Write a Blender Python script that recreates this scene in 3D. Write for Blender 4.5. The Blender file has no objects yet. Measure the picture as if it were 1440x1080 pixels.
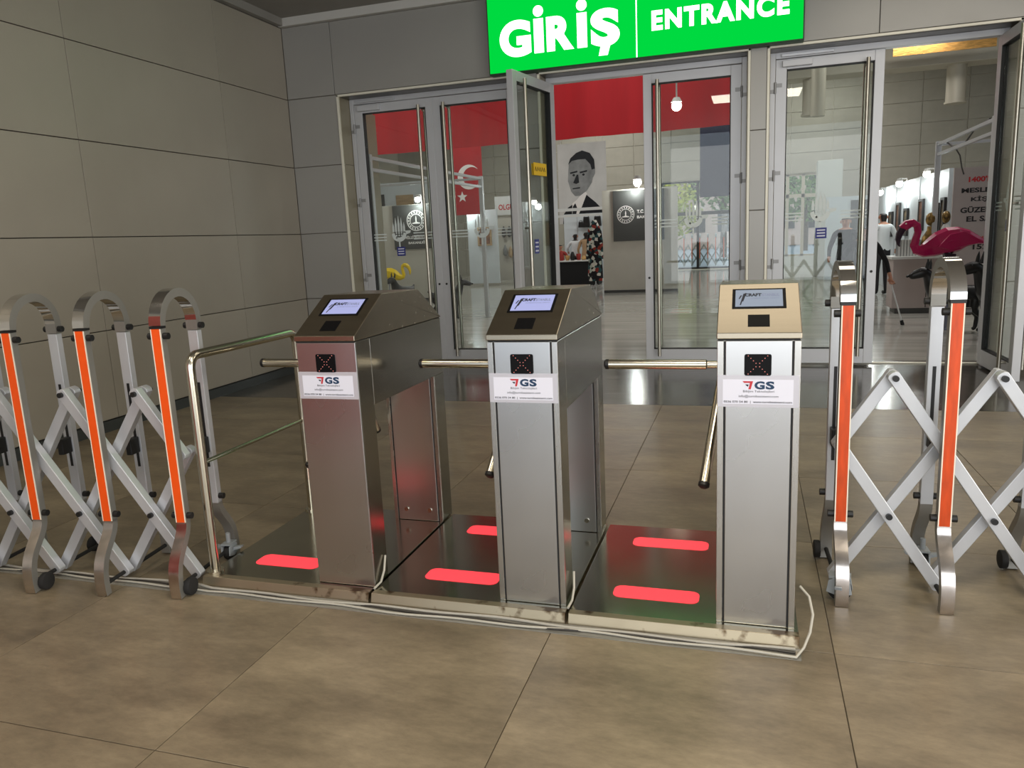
import bpy, bmesh, math, random
from mathutils import Vector, Matrix
random.seed(7)
R = math.radians
scene = bpy.context.scene
col = scene.collection

# ---------------------------------------------------------------- camera
cam_d = bpy.data.cameras.new('camera'); cam = bpy.data.objects.new('camera', cam_d); col.objects.link(cam)
yaw, pitch, roll = R(-17.45), R(-10.75), R(-2.67)
fwd = Vector((math.sin(yaw)*math.cos(pitch), math.cos(yaw)*math.cos(pitch), math.sin(pitch)))
rgt = Vector((math.cos(yaw), -math.sin(yaw), 0)); up = rgt.cross(fwd)
r2 = rgt*math.cos(roll) + up*math.sin(roll); u2 = -rgt*math.sin(roll) + up*math.cos(roll)
M = Matrix((r2, u2, -fwd)).transposed().to_4x4(); M.translation = Vector((0, 0, 1.35))
cam.matrix_world = M
cam_d.sensor_width = 36; cam_d.lens = 36*1070/1440; cam_d.clip_start = .05; cam_d.clip_end = 300
scene.camera = cam

# ---------------------------------------------------------------- world, lights, exposure
w = bpy.data.worlds.new('world'); scene.world = w; w.use_nodes = True
bg = w.node_tree.nodes['Background']; bg.inputs[0].default_value = (.80, .90, 1.0, 1); bg.inputs[1].default_value = 1.3
def area(name, loc, size, power, colr=(1, 1, 1), rot=(0, 0, 0), shape='RECTANGLE'):
    l = bpy.data.lights.new(name, 'AREA'); l.shape = shape; l.size = size[0]; l.size_y = size[1]; l.energy = power; l.color = colr
    o = bpy.data.objects.new(name, l); col.objects.link(o); o.location = loc; o.rotation_euler = rot
    return o
for lx, ly, lp in ((.1, 3.95, 7.5), (3.4, 3.95, 30), (-3.0, .9, 30), (.1, .9, 58), (3.4, .9, 58), (1.6, 5.6, 14)):
    area('front_hall_ceiling_light', (lx, ly, 3.66), (1.5, .9), lp, (1, .90, .74))
area('facade_daylight', (2.3, -4.4, 1.75), (8.4, 3.3), 135, (1.0, .98, .96), (R(90), 0, 0))
area('side_fill', (6.9, -1.1, 1.3), (2.2, 5.6), 240, (1.0, .98, .95), (0, R(90), 0)).data.shape = 'RECTANGLE'  # fill light added at the closed right wall to brighten the left wall
for hx, hy in ((-8, 12), (-2, 12), (4, 12), (-8, 20), (-2, 20), (4, 20), (-5, 25.5), (2, 25.5)):
    area('exhibition_hall_light', (hx, hy, 6.3), (2.4, 1.2), 95, (1, .97, .92))
scene.view_settings.view_transform = 'Standard'; scene.view_settings.look = 'None'
scene.view_settings.gamma = 1; scene.view_settings.use_curve_mapping = False
scene.view_settings.exposure = .25

# ---------------------------------------------------------------- materials
def lin(c):
    return tuple(((x/255)/12.92 if x/255 <= .04045 else ((x/255+.055)/1.055)**2.4) for x in c)
MAT = {}
def mat(name, rgb, rough=.5, metal=0., var=0., scale=4., stretch=(1, 1, 1), bump=0., emit=0., rvar=0., rgb2=None, coat=0., spec=None, body=1., detail=6):
    m = bpy.data.materials.new(name); m.use_nodes = True; nt = m.node_tree; b = nt.nodes['Principled BSDF']
    c = (*lin(rgb), 1)
    b.inputs['Base Color'].default_value = c; b.inputs['Roughness'].default_value = rough; b.inputs['Metallic'].default_value = metal
    if coat: b.inputs['Coat Weight'].default_value = coat
    if spec is not None: b.inputs['Specular IOR Level'].default_value = spec
    if emit:
        b.inputs['Base Color'].default_value = (*(x*body for x in c[:3]), 1); b.inputs['Emission Color'].default_value = c; b.inputs['Emission Strength'].default_value = emit
    tc = nt.nodes.new('ShaderNodeTexCoord'); mp = nt.nodes.new('ShaderNodeMapping'); mp.inputs['Scale'].default_value = stretch
    nz = nt.nodes.new('ShaderNodeTexNoise'); nz.inputs['Scale'].default_value = scale; nz.inputs['Detail'].default_value = detail; nz.inputs['Roughness'].default_value = .5
    nt.links.new(tc.outputs['Object'], mp.inputs[0]); nt.links.new(mp.outputs[0], nz.inputs['Vector'])
    if var or rgb2:
        rmp = nt.nodes.new('ShaderNodeValToRGB')
        d = lin(rgb2) if rgb2 else tuple(max(0, x*(1-var)) for x in c[:3])
        rmp.color_ramp.elements[0].position = .33; rmp.color_ramp.elements[1].position = .67
        rmp.color_ramp.elements[0].color = (*d, 1)
        rmp.color_ramp.elements[1].color = (*(min(1, x*(1+var*.6)) for x in c[:3]), 1)
        nt.links.new(nz.outputs['Fac'], rmp.inputs[0]); nt.links.new(rmp.outputs[0], b.inputs['Base Color'])
    if rvar:
        mr = nt.nodes.new('ShaderNodeMapRange'); mr.inputs['To Min'].default_value = max(.02, rough-rvar); mr.inputs['To Max'].default_value = min(1, rough+rvar)
        nt.links.new(nz.outputs['Fac'], mr.inputs[0]); nt.links.new(mr.outputs[0], b.inputs['Roughness'])
    if bump:
        bp = nt.nodes.new('ShaderNodeBump'); bp.inputs['Strength'].default_value = bump; bp.inputs['Distance'].default_value = .01
        nt.links.new(nz.outputs['Fac'], bp.inputs['Height']); nt.links.new(bp.outputs[0], b.inputs['Normal'])
    MAT[name] = m
    return m
def glassmat(name, tint=(.93, .96, .95), refl=1.0):
    m = bpy.data.materials.new(name); m.use_nodes = True; nt = m.node_tree
    for n in list(nt.nodes): nt.nodes.remove(n)
    o = nt.nodes.new('ShaderNodeOutputMaterial'); mx = nt.nodes.new('ShaderNodeMixShader'); tr = nt.nodes.new('ShaderNodeBsdfTransparent')
    gl = nt.nodes.new('ShaderNodeBsdfGlossy'); fr = nt.nodes.new('ShaderNodeFresnel'); fr.inputs[0].default_value = 1.5
    tr.inputs[0].default_value = (*tint, 1); gl.inputs['Roughness'].default_value = .0
    ge = nt.nodes.new('ShaderNodeNewGeometry'); io = nt.nodes.new('ShaderNodeMapRange'); io.inputs['To Min'].default_value = 1.5; io.inputs['To Max'].default_value = 1/1.5
    nt.links.new(ge.outputs['Backfacing'], io.inputs[0]); nt.links.new(io.outputs[0], fr.inputs[0])
    nt.links.new(fr.outputs[0], mx.inputs[0]); nt.links.new(tr.outputs[0], mx.inputs[1]); nt.links.new(gl.outputs[0], mx.inputs[2]); nt.links.new(mx.outputs[0], o.inputs[0])
    MAT[name] = m
def rusty(name, rgb, rgb2, rough, metal, scale, pos):
    m = mat(name, rgb, rough, metal, rgb2=rgb2, scale=scale, rvar=.1)
    for n in m.node_tree.nodes:
        if n.type == 'VALTORGB': n.color_ramp.elements[0].position = pos; n.color_ramp.elements[1].position = pos+.06
def tilemat():
    m = bpy.data.materials.new('floor_tile'); m.use_nodes = True; nt = m.node_tree; b = nt.nodes['Principled BSDF']
    ge = nt.nodes.new('ShaderNodeNewGeometry'); oi = nt.nodes.new('ShaderNodeObjectInfo')
    ad = nt.nodes.new('ShaderNodeVectorMath'); ad.operation = 'MULTIPLY_ADD'; ad.inputs[1].default_value = (1, 1, 1)
    cb = nt.nodes.new('ShaderNodeCombineXYZ'); mu = nt.nodes.new('ShaderNodeMath'); mu.operation = 'MULTIPLY'; mu.inputs[1].default_value = 37
    nt.links.new(oi.outputs['Random'], mu.inputs[0]); nt.links.new(mu.outputs[0], cb.inputs[2])
    nt.links.new(ge.outputs['Position'], ad.inputs[0]); nt.links.new(cb.outputs[0], ad.inputs[2])
    mp = nt.nodes.new('ShaderNodeMapping'); mp.inputs['Scale'].default_value = (1.3, 3.0, 1); mp.inputs['Rotation'].default_value = (0, 0, .35)
    nt.links.new(ad.outputs[0], mp.inputs[0])
    n1 = nt.nodes.new('ShaderNodeTexNoise'); n1.inputs['Scale'].default_value = 1.1; n1.inputs['Detail'].default_value = 8; n1.inputs['Roughness'].default_value = .70
    n2 = nt.nodes.new('ShaderNodeTexNoise'); n2.inputs['Scale'].default_value = 14; n2.inputs['Detail'].default_value = 7; n2.inputs['Roughness'].default_value = .75
    nt.links.new(mp.outputs[0], n1.inputs['Vector']); nt.links.new(mp.outputs[0], n2.inputs['Vector'])
    r = nt.nodes.new('ShaderNodeValToRGB'); e = r.color_ramp.elements
    e[0].position = .28; e[0].color = (*lin((96, 86, 71)), 1); e[1].position = .74; e[1].color = (*lin((156, 142, 118)), 1)
    k = r.color_ramp.elements.new(.5); k.color = (*lin((127, 115, 95)), 1)
    nt.links.new(n1.outputs['Fac'], r.inputs[0])
    mx = nt.nodes.new('ShaderNodeMixRGB'); mx.blend_type = 'OVERLAY'; mx.inputs[0].default_value = .38
    nt.links.new(r.outputs[0], mx.inputs[1]); nt.links.new(n2.outputs['Fac'], mx.inputs[2]); nt.links.new(mx.outputs[0], b.inputs['Base Color'])
    mr = nt.nodes.new('ShaderNodeMapRange'); mr.inputs['To Min'].default_value = .28; mr.inputs['To Max'].default_value = .44
    nt.links.new(n1.outputs['Fac'], mr.inputs[0]); nt.links.new(mr.outputs[0], b.inputs['Roughness'])
    MAT['floor_tile'] = m
tilemat()
mat('grout', (84, 74, 60), .9)
mat('dark_stone', (76, 72, 66), .15, var=.45, scale=2.2, stretch=(.5, 4, 1), rvar=.06)
mat('hall_floor', (186, 184, 176), .10, var=.18, scale=1.6, stretch=(.4, 3, 1), rvar=.05)
mat('wall_panel', (166, 159, 146), .42, .1, var=.07, scale=.9)
mat('back_panel', (160, 158, 153), .34, .2, var=.05, scale=.9)
mat('reveal_panel', (150, 142, 120), .35, .2, var=.05)
mat('joint_dark', (58, 54, 48), .8); mat('wall_core', (120, 114, 102), .7)
mat('skirting', (74, 78, 78), .35, .3, var=.1)
mat('ceiling_paint', (142, 139, 133), .8, var=.04)
mat('ceiling_trim', (196, 194, 188), .5, .1)
mat('white_trim', (226, 222, 206), .35, .1)
mat('soffit_metal', (92, 88, 82), .3, .6, var=.1)
mat('aluminium', (200, 202, 206), .36, .45, var=.04, scale=3)
mat('door_aluminium', (196, 197, 200), .4, .25, var=.03, scale=3)
mat('gasket', (26, 27, 28), .6)
mat('steel_brushed', (196, 194, 190), .27, 1., var=.04, scale=3, stretch=(20, 2, 1.2), rvar=.02, detail=2)
mat('steel_panel', (200, 200, 200), .28, 1., var=.06, scale=2.2, rvar=.04, detail=3)
mat('steel_side', (160, 156, 146), .22, 1., var=.04, scale=3, stretch=(1, 1, 30), rvar=.02, detail=2)
mat('steel_lid', (172, 162, 144), .26, 1., var=.05, scale=3, stretch=(.6, 14, 14), rvar=.03, detail=2)
mat('steel_plate', (172, 168, 152), .16, 1., var=.12, scale=2.5, rvar=.04, detail=3)
rusty('steel_worn', (168, 156, 132), (92, 74, 52), .35, .8, 9, .36)
mat('steel_tube', (200, 194, 178), .20, 1.); mat('handle_steel', (176, 172, 160), .30, 1.); mat('hinge_grey', (150, 150, 150), .45, .4)
mat('chrome', (214, 212, 208), .07, 1.)
mat('chrome_worn', (206, 198, 192), .18, 1., var=.25, scale=14, rvar=.12)
mat('satin_grey', (150, 148, 142), .42, .6, var=.08)
mat('black_plastic', (20, 20, 21), .45)
mat('black_gloss', (10, 10, 12), .12); mat('black_matte', (9, 9, 11), .5, spec=.15)
mat('rubber', (28, 27, 27), .8)
mat('orange', (238, 84, 12), .42, var=.06, scale=8)
mat('orange_worn', (206, 72, 10), .42, var=.22, scale=14, stretch=(3, 1, .6))
mat('strip_edge', (238, 226, 208), .5)
mat('red_light', (255, 66, 76), .5, emit=.85, body=.6)
mat('red_led', (250, 150, 140), .5, emit=.7, body=.3)
mat('screen', (182, 188, 240), .3, emit=.55, body=.25)
mat('screen_pale', (150, 166, 190), .3, emit=.4, body=.25)
mat('ink_dark', (34, 36, 46), .6); mat('ink_mid', (120, 128, 156), .6)
mat('ink_navy', (24, 56, 88), .5); mat('ink_red', (190, 44, 54), .5); mat('ink_teal', (36, 92, 118), .5)
mat('sticker_film', (196, 194, 202), .3, .2); mat('sticker_paper', (222, 222, 234), .5)
mat('sign_green', (0, 222, 66), 1., emit=.80, body=.0, spec=0.); mat('sign_white', (255, 255, 255), .4, emit=1.6); mat('sign_side', (20, 70, 38), .5)
mat('frost', (214, 222, 220), .7); mat('blue_sticker', (40, 48, 128), .5); mat('yellow_paper', (240, 196, 40), .7)
mat('cover_strip', (150, 148, 140), .25, .4, var=.2, scale=5, stretch=(1, 12, 1)); mat('cable_grey', (166, 162, 152), .5); mat('cable_dark', (62, 58, 54), .5); mat('cable_white', (176, 172, 160), .5)
mat('caster_grey', (150, 156, 160), .4, var=.1)
mat('red_cloth', (174, 15, 27), .75, var=.12, scale=1.2, stretch=(3, 1, .3)); mat('navy_cloth', (8, 12, 48), .8, var=.1); mat('white_cloth', (204, 203, 200), .8, var=.08, scale=2)
mat('white_print', (236, 232, 228), .7)
mat('print_grey', (142, 144, 144), .8, var=.3, scale=3); mat('print_dark', (36, 38, 42), .8, var=.2); mat('print_black', (20, 22, 28), .8)
mat('reflection_red', (180, 90, 86), .6, var=.05); mat('booth_white', (214, 216, 214), .6, var=.03); mat('booth_cream', (196, 192, 180), .6, var=.03); mat('booth_cool', (208, 216, 220), .5, var=.03)
mat('charcoal', (74, 74, 72), .5, var=.05); mat('hall_panel', (172, 169, 156), .55, .1, var=.06); mat('hall_joint', (212, 208, 194), .6)
mat('hall_column', (206, 210, 204), .5); mat('duct', (190, 184, 168), .5, .2); mat('gold_foil', (226, 170, 96), .25, .9, var=.5, scale=6, stretch=(1, 1, 14))
mat('board_pink', (176, 164, 160), .7, var=.04); mat('board_red', (190, 34, 42), .6); mat('board_black', (34, 32, 36), .6)
mat('flamingo', (176, 24, 84), .22, var=.08); mat('flamingo_dark', (40, 10, 34), .35); mat('yellow_statue', (232, 198, 18), .3)
mat('statue_black', (16, 16, 17), .38); mat('statue_leg', (128, 132, 150), .4); mat('red_small', (160, 30, 40), .5)
mat('skin', (186, 134, 108), .6); mat('hair', (30, 24, 22), .7); mat('shirt_white', (226, 230, 232), .8); mat('cloth_black', (22, 22, 24), .85); mat('cloth_tan', (176, 146, 112), .85); mat('trouser', (38, 36, 40), .85)
mat('wood', (178, 152, 116), .6, var=.2, scale=3, stretch=(1, 1, 10)); mat('frame_dark', (40, 38, 38), .5); mat('canvas', (132, 112, 82), .7, rgb2=(44, 52, 50), scale=9); mat('canvas_warm', (150, 106, 78), .7, rgb2=(86, 58, 48), scale=9)
mat('gold_mask', (182, 146, 82), .35, .6, rgb2=(34, 30, 26), scale=16)
mat('lamp_glow', (255, 252, 240), .5, emit=14.); mat('lamp_body', (210, 210, 206), .5)
mat('bark', (84, 70, 56), .9, var=.3); mat('leaf', (112, 138, 66), .7, rgb2=(62, 92, 42), scale=2); mat('leaf_yellow', (196, 190, 70), .7, rgb2=(120, 132, 50), scale=2); mat('leaf_grey', (150, 140, 116), .8, rgb2=(104, 96, 80), scale=2)
mat('asphalt', (150, 152, 156), .9, var=.1); mat('facade', (196, 170, 156), .8, var=.08); mat('dark_frame', (24, 25, 28), .5)
mat('goods_red', (150, 46, 40), .7); mat('goods_gold', (190, 150, 90), .6)
def robemat():
    m = bpy.data.materials.new('patchwork'); m.use_nodes = True; nt = m.node_tree; b = nt.nodes['Principled BSDF']
    tc = nt.nodes.new('ShaderNodeTexCoord'); vo = nt.nodes.new('ShaderNodeTexVoronoi'); vo.inputs['Scale'].default_value = 13
    r = nt.nodes.new('ShaderNodeValToRGB'); r.color_ramp.interpolation = 'CONSTANT'; e = r.color_ramp.elements
    e[0].color = (.006, .006, .01, 1); e[1].position = .42; e[1].color = (.75, .74, .68, 1)
    a = e.new(.62); a.color = (.02, .08, .09, 1); a = e.new(.76); a.color = (.28, .03, .02, 1); a = e.new(.88); a.color = (.55, .62, .55, 1)
    sp = nt.nodes.new('ShaderNodeSeparateColor'); nt.links.new(tc.outputs['Object'], vo.inputs['Vector']); nt.links.new(vo.outputs['Color'], sp.inputs[0])
    nt.links.new(sp.outputs[0], r.inputs[0]); nt.links.new(r.outputs[0], b.inputs['Base Color']); b.inputs['Roughness'].default_value = .8
    MAT['patchwork'] = m
robemat()
glassmat('glass'); glassmat('far_glass', (.95, .98, .98))

# ---------------------------------------------------------------- mesh helpers
class MB:
    def __init__(s): s.v = []; s.f = []; s.m = []
    def add(s, vs, fs, m=0):
        n = len(s.v); s.v += [tuple(q) for q in vs]; s.f += [tuple(i+n for i in f) for f in fs]; s.m += [m]*len(fs); return s
    def box(s, x0, x1, y0, y1, z0, z1, m=0):
        return s.add([(x, y, z) for z in (z0, z1) for y in (y0, y1) for x in (x0, x1)], [(0, 2, 3, 1), (4, 5, 7, 6), (0, 1, 5, 4), (2, 6, 7, 3), (0, 4, 6, 2), (1, 3, 7, 5)], m)
    def prism(s, poly, ax, a, b, m=0):
        def P(p, t): return (t, p[0], p[1]) if ax == 'x' else ((p[0], t, p[1]) if ax == 'y' else (p[0], p[1], t))
        n = len(poly); vs = [P(p, a) for p in poly] + [P(p, b) for p in poly]
        return s.add(vs, [tuple(range(n))[::-1], tuple(range(n, 2*n))] + [(i, (i+1) % n, n+(i+1) % n, n+i) for i in range(n)], m)
    def tube(s, pts, r, seg=10, m=0, flat=1.0, closed=False):
        pts = [Vector(p) for p in pts]; n = len(pts); rs = r if isinstance(r, (list, tuple)) else [r]*n
        t = (pts[1]-pts[0]).normalized(); ref = Vector((0, 0, 1)) if abs(t.z) < .9 else Vector((1, 0, 0))
        nrm = t.cross(ref).normalized(); vs = []
        for i, p in enumerate(pts):
            d = (pts[min(i+1, n-1)]-pts[max(i-1, 0)]).normalized()
            nrm = (nrm-d*nrm.dot(d)).normalized(); bi = d.cross(nrm)
            for k in range(seg):
                a = 2*math.pi*k/seg; vs.append(p+nrm*math.cos(a)*rs[i]*flat+bi*math.sin(a)*rs[i])
        fs = [(i*seg+k, i*seg+(k+1) % seg, (i+1)*seg+(k+1) % seg, (i+1)*seg+k) for i in range(n-1) for k in range(seg)]
        fs += [tuple(range(seg))[::-1], tuple((n-1)*seg+k for k in range(seg))]
        return s.add(vs, fs, m)
    def sweep(s, path, x0, x1, th, mo=0, ms=1):     # rectangular section along a path in the y-z plane; outer/inner faces mo, flanks ms
        n = len(path); vs = []
        for i, (y, z) in enumerate(path):
            a = path[max(i-1, 0)]; b = path[min(i+1, n-1)]; d = Vector((b[0]-a[0], b[1]-a[1])).normalized(); q = Vector((-d.y, d.x))*th/2
            vs += [(x0, y+q.x, z+q.y), (x1, y+q.x, z+q.y), (x1, y-q.x, z-q.y), (x0, y-q.x, z-q.y)]
        for k in range(4):
            s.add([], [])
            base = len(s.v)
            if k == 0: s.v += vs; b0 = base
            s.f += [(b0+i*4+k, b0+i*4+(k+1) % 4, b0+(i+1)*4+(k+1) % 4, b0+(i+1)*4+k) for i in range(n-1)]
            s.m += [mo if k in (0, 2) else ms]*(n-1)
        s.f += [(b0, b0+3, b0+2, b0+1), tuple(b0+(n-1)*4+k for k in range(4))]; s.m += [ms, ms]
        return s
    def ball(s, c, r, seg=12, rings=8, m=0):
        rx, ry, rz = r if isinstance(r, (list, tuple)) else (r, r, r); vs = []
        for i in range(1, rings):
            th = math.pi*i/rings
            for k in range(seg):
                a = 2*math.pi*k/seg; vs.append((c[0]+rx*math.sin(th)*math.cos(a), c[1]+ry*math.sin(th)*math.sin(a), c[2]+rz*math.cos(th)))
        vs += [(c[0], c[1], c[2]+rz), (c[0], c[1], c[2]-rz)]; t = len(vs)-2
        fs = [(i*seg+k, (i+1)*seg+k, (i+1)*seg+(k+1) % seg, i*seg+(k+1) % seg) for i in range(rings-2) for k in range(seg)]
        fs += [(t, k, (k+1) % seg) for k in range(seg)] + [(t+1, (rings-2)*seg+(k+1) % seg, (rings-2)*seg+k) for k in range(seg)]
        return s.add(vs, fs, m)
    def rod(s, c, ax, h, r, seg=12, m=0):
        d = {'x': Vector((h/2, 0, 0)), 'y': Vector((0, h/2, 0)), 'z': Vector((0, 0, h/2))}[ax]; c = Vector(c)
        return s.tube([c-d, c+d], r, seg, m)
    def text(s, t, O, U, V, wd=None, ht=None, bold=0., m=0, ex=.0006, centre=False, track=1.):
        cu = bpy.data.curves.new('t', 'FONT'); cu.body = t; cu.size = 1; cu.offset = bold; cu.space_character = track; cu.resolution_u = 10 if ex > .0015 else 3
        o = bpy.data.objects.new('t', cu); col.objects.link(o); dg = bpy.context.evaluated_depsgraph_get()
        me = bpy.data.meshes.new_from_object(o.evaluated_get(dg)); xs = [q.co.x for q in me.vertices]; ys = [q.co.y for q in me.vertices]
        O, U, V = Vector(O), Vector(U), Vector(V); N = U.cross(V)
        sx = wd/(max(xs)-min(xs)) if wd else None; sy = ht/(max(ys)-min(ys)) if ht else None
        sx = sx or sy; sy = sy or sx; off = (max(xs)-min(xs))*sx/2 if centre else 0
        s.add([O+U*((q.co.x-min(xs))*sx-off)+V*((q.co.y-min(ys))*sy)+N*ex for q in me.vertices], [tuple(p.vertices) for p in me.polygons], m)
        bpy.data.objects.remove(o); bpy.data.curves.remove(cu); bpy.data.meshes.remove(me)
        return s
    def mesh(s, name, mats, bevel=0., smooth=None, recalc=True):
        me = bpy.data.meshes.new(name); me.from_pydata(s.v, [], s.f)
        for k in (mats if isinstance(mats, (list, tuple)) else [mats]): me.materials.append(MAT[k])
        for p, i in zip(me.polygons, s.m): p.material_index = i
        bm = bmesh.new(); bm.from_mesh(me)
        if recalc: bmesh.ops.recalc_face_normals(bm, faces=bm.faces)
        if bevel:
            ed = [e for e in bm.edges if len(e.link_faces) == 2 and e.calc_face_angle(0) > .5]
            bmesh.ops.bevel(bm, geom=ed, offset=bevel, segments=2, affect='EDGES', profile=.5)
        bm.to_mesh(me); bm.free()
        if smooth is not None:
            me.shade_smooth(); me.set_sharp_from_angle(angle=R(smooth))
        me.update()
        return me
    def obj(s, name, mats, parent=None, bevel=0., smooth=None, recalc=True, loc=(0, 0, 0), rz=0.):
        o = bpy.data.objects.new(name, s.mesh(name, mats, bevel, smooth, recalc)); col.objects.link(o); o.parent = parent
        o.location = loc; o.rotation_euler = (0, 0, rz)
        return o
def inst(name, me, parent, loc, rz=0):
    o = bpy.data.objects.new(name, me); col.objects.link(o); o.parent = parent; o.location = loc; o.rotation_euler = (0, 0, rz); return o
def tag(o, label, cat=None, group=None, kind=None):
    if label: o['label'] = label
    if cat: o['category'] = cat
    if group: o['group'] = group
    if kind: o['kind'] = kind
    return o
def thing(name, label, cat, loc=(0, 0, 0), rz=0., group=None, kind=None):
    o = bpy.data.objects.new(name, None); col.objects.link(o); o.location = loc; o.rotation_euler = (0, 0, rz); o.empty_display_size = .1
    return tag(o, label, cat, group, kind)
def struct(o, label=None): o['kind'] = 'structure'; return tag(o, label)
def arc(cx, cz, r, a0, a1, n): return [(cx+r*math.cos(R(a0+(a1-a0)*i/n)), cz+r*math.sin(R(a0+(a1-a0)*i/n))) for i in range(n+1)]
def rrect(x0, x1, y0, y1, r, n=4): return arc(x1-r, y1-r, r, 0, 90, n)+arc(x0+r, y1-r, r, 90, 180, n)+arc(x0+r, y0+r, r, 180, 270, n)+arc(x1-r, y0+r, r, 270, 360, n)
X3, Y3, Z3 = Vector((1, 0, 0)), Vector((0, 1, 0)), Vector((0, 0, 1))
WY, DY = 7.68, 7.93

# ================================================================ THE SETTING
# front hall floor: large stone tiles over a grout bed
floor = struct(MB().box(-6, 8, -5, 6.0, -.12, -.004).obj('floor', 'grout'), 'beige concrete-look tiled floor of the entrance hall')
tile_me = {}
for i in range(-5, 8):
    for j in range(-6, 5):
        x0 = .278+.92*(i-1)+.0016; x1 = .278+.92*i-.0016; y0 = 1.50+.92*j+.0016; y1 = min(1.50+.92*(j+1)-.0016, 5.998)
        x0 = max(x0, -4.83)
        if x1-x0 < .05: continue
        k = (round(x1-x0, 3), round(y1-y0, 3))
        if k not in tile_me: tile_me[k] = MB().box(0, k[0], 0, k[1], -.02, 0).mesh('tile', 'floor_tile', bevel=.0012)
        inst('tile', tile_me[k], floor, (x0, y0, 0))
struct(MB().box(-5, 7, 6.002, 8.20, -.12, -.0005).obj('floor_threshold', 'dark_stone'), 'dark polished stone strip in front of the glass doors')
struct(MB().box(-16, 12, 8.20, 28.2, -.12, -.001).obj('floor_exhibition_hall', 'hall_floor'), 'glossy grey floor of the exhibition hall')
struct(MB().box(-60, 60, 28.2, 110, -.14, -.02).obj('ground_outside', 'asphalt'), 'pale paved ground outside the far windows')

# left wall: metal cassette panels on a dark backing
ZJ = [.09, .79, 1.515, 2.237, 2.955, 3.69]
wl = struct(MB().box(-5.1, -4.855, -5, 8.2, -.1, 3.9).obj('wall_left', 'joint_dark'), 'grey metal panel wall left of the entrance')
YJ = [-4.05, -2.285, -.52, 1.245, 3.01, 4.775, 6.54, WY]
for a, b in zip(YJ[:-1], YJ[1:]):
    for c, d in zip(ZJ[:-1], ZJ[1:]):
        MB().box(-.03, 0, .003, b-a-.003, .003, d-c-.004).obj('panel', 'wall_panel', wl, bevel=.002, loc=(-4.83, a, c))
struct(MB().box(-4.84, -4.815, -5, WY, 0, .085).obj('baseboard_left', 'skirting'), 'dark grey metal skirting along the left wall')

# back wall with three openings
OP = [(-4.21, -2.245), (-1.985, -.02), (.168, 2.127)]; OZ = 2.93
bm_ = MB()
xs = [-4.855] + [q for o in OP for q in o] + [7.2]
for a, b in zip(xs[0::2], xs[1::2]): bm_.box(a+(0 if a < -4.8 else .012), b-(0 if b > 7 else .012), 7.705, 8.18, 0, OZ+.01)
bm_.box(-4.855, 7.2, 7.705, 8.18, OZ+.012, 6.9)
wb = struct(bm_.obj('wall_back', 'wall_core'), 'grey panelled wall around the glass doors')
def wpanel(x0, x1, z0, z1, m='back_panel'): MB().box(0, x1-x0, 0, .025, 0, z1-z0).obj('panel', m, wb, bevel=.002, loc=(x0, WY, z0))
for c, d in zip(ZJ[:-1], ZJ[1:]):
    if c < 2.9:
        wpanel(-4.826, -4.235, c+.003, d-.004)
        wpanel(-2.222, -2.008, c+.003, d-.004); wpanel(.004, .144, c+.003, d-.004)
        for q in (2.152, 3.92, 5.69): wpanel(q+.003, q+1.765, c+.003, d-.004)
for a, b in ((-4.826, -4.253), (-4.247, -2.48), (-2.474, -.71), (-.704, 1.06), (1.066, 2.83), (2.836, 4.6), (4.606, 6.37)): wpanel(a, b, 2.96, 3.686)
for (a, b) in OP:    # reveal linings, jambs and soffit
    for c, d in zip([0]+ZJ[1:4], ZJ[1:4]+[OZ]):
        MB().box(0, .012, 0, .21, 0, d-c-.004).obj('panel', 'reveal_panel', wb, loc=(a-.008, WY+.012, c+.002))
        MB().box(0, .012, 0, .21, 0, d-c-.004).obj('panel', 'reveal_panel', wb, loc=(b-.004, WY+.012, c+.002))
    MB().box(a+.006, b-.006, WY+.012, 7.90, OZ, OZ+.012).obj('panel', 'soffit_metal', wb)
k = 0
for (a, b) in OP:
    k += 1   # pale edge angle around the opening
    m = MB(); m.box(a-.022, a, WY-.012, WY+.03, 0, OZ+.02); m.box(b, b+.022, WY-.012, WY+.03, 0, OZ+.02); m.box(a-.022, b+.022, WY-.012, WY+.03, OZ, OZ+.022)
    struct(m.obj('trim_%d' % k, 'white_trim', bevel=.002), 'pale metal edge angle around door opening')
for (a, b) in OP:
    k += 1   # aluminium door frame
    m = MB(); m.box(a+.008, a+.055, 7.895, 7.985, 0, OZ); m.box(b-.055, b-.008, 7.895, 7.985, 0, OZ); m.box(a+.055, b-.055, 7.895, 7.985, 2.875, OZ)
    struct(m.obj('trim_%d' % k, 'door_aluminium', bevel=.003), 'white aluminium frame of a double door')
struct(MB().box(-5.1, 7.2, -5, 7.72, 3.772, 3.9).obj('ceiling', 'ceiling_paint'), 'grey ceiling of the entrance hall')
k += 1; struct(MB().box(-4.83, 7.2, WY-.06, 7.72, 3.69, 3.775).obj('trim_%d' % k, 'ceiling_trim', bevel=.003), 'white ceiling trim above the doors')
k += 1; struct(MB().box(-4.86, -4.77, -5, WY-.06, 3.694, 3.775).obj('trim_%d' % k, 'ceiling_paint', bevel=.003), 'grey ceiling trim along the left wall')
struct(MB().box(7.0, 7.2, -5, 8.2, -.1, 3.9).obj('wall_right', 'back_panel'), 'grey wall right of the entrance hall')
k += 1; struct(MB().box(.18, 2.11, 8.02, 8.07, 0, .012).obj('trim_%d' % k, 'white_trim', bevel=.003), 'pale metal threshold strip under the open doorway')

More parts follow.
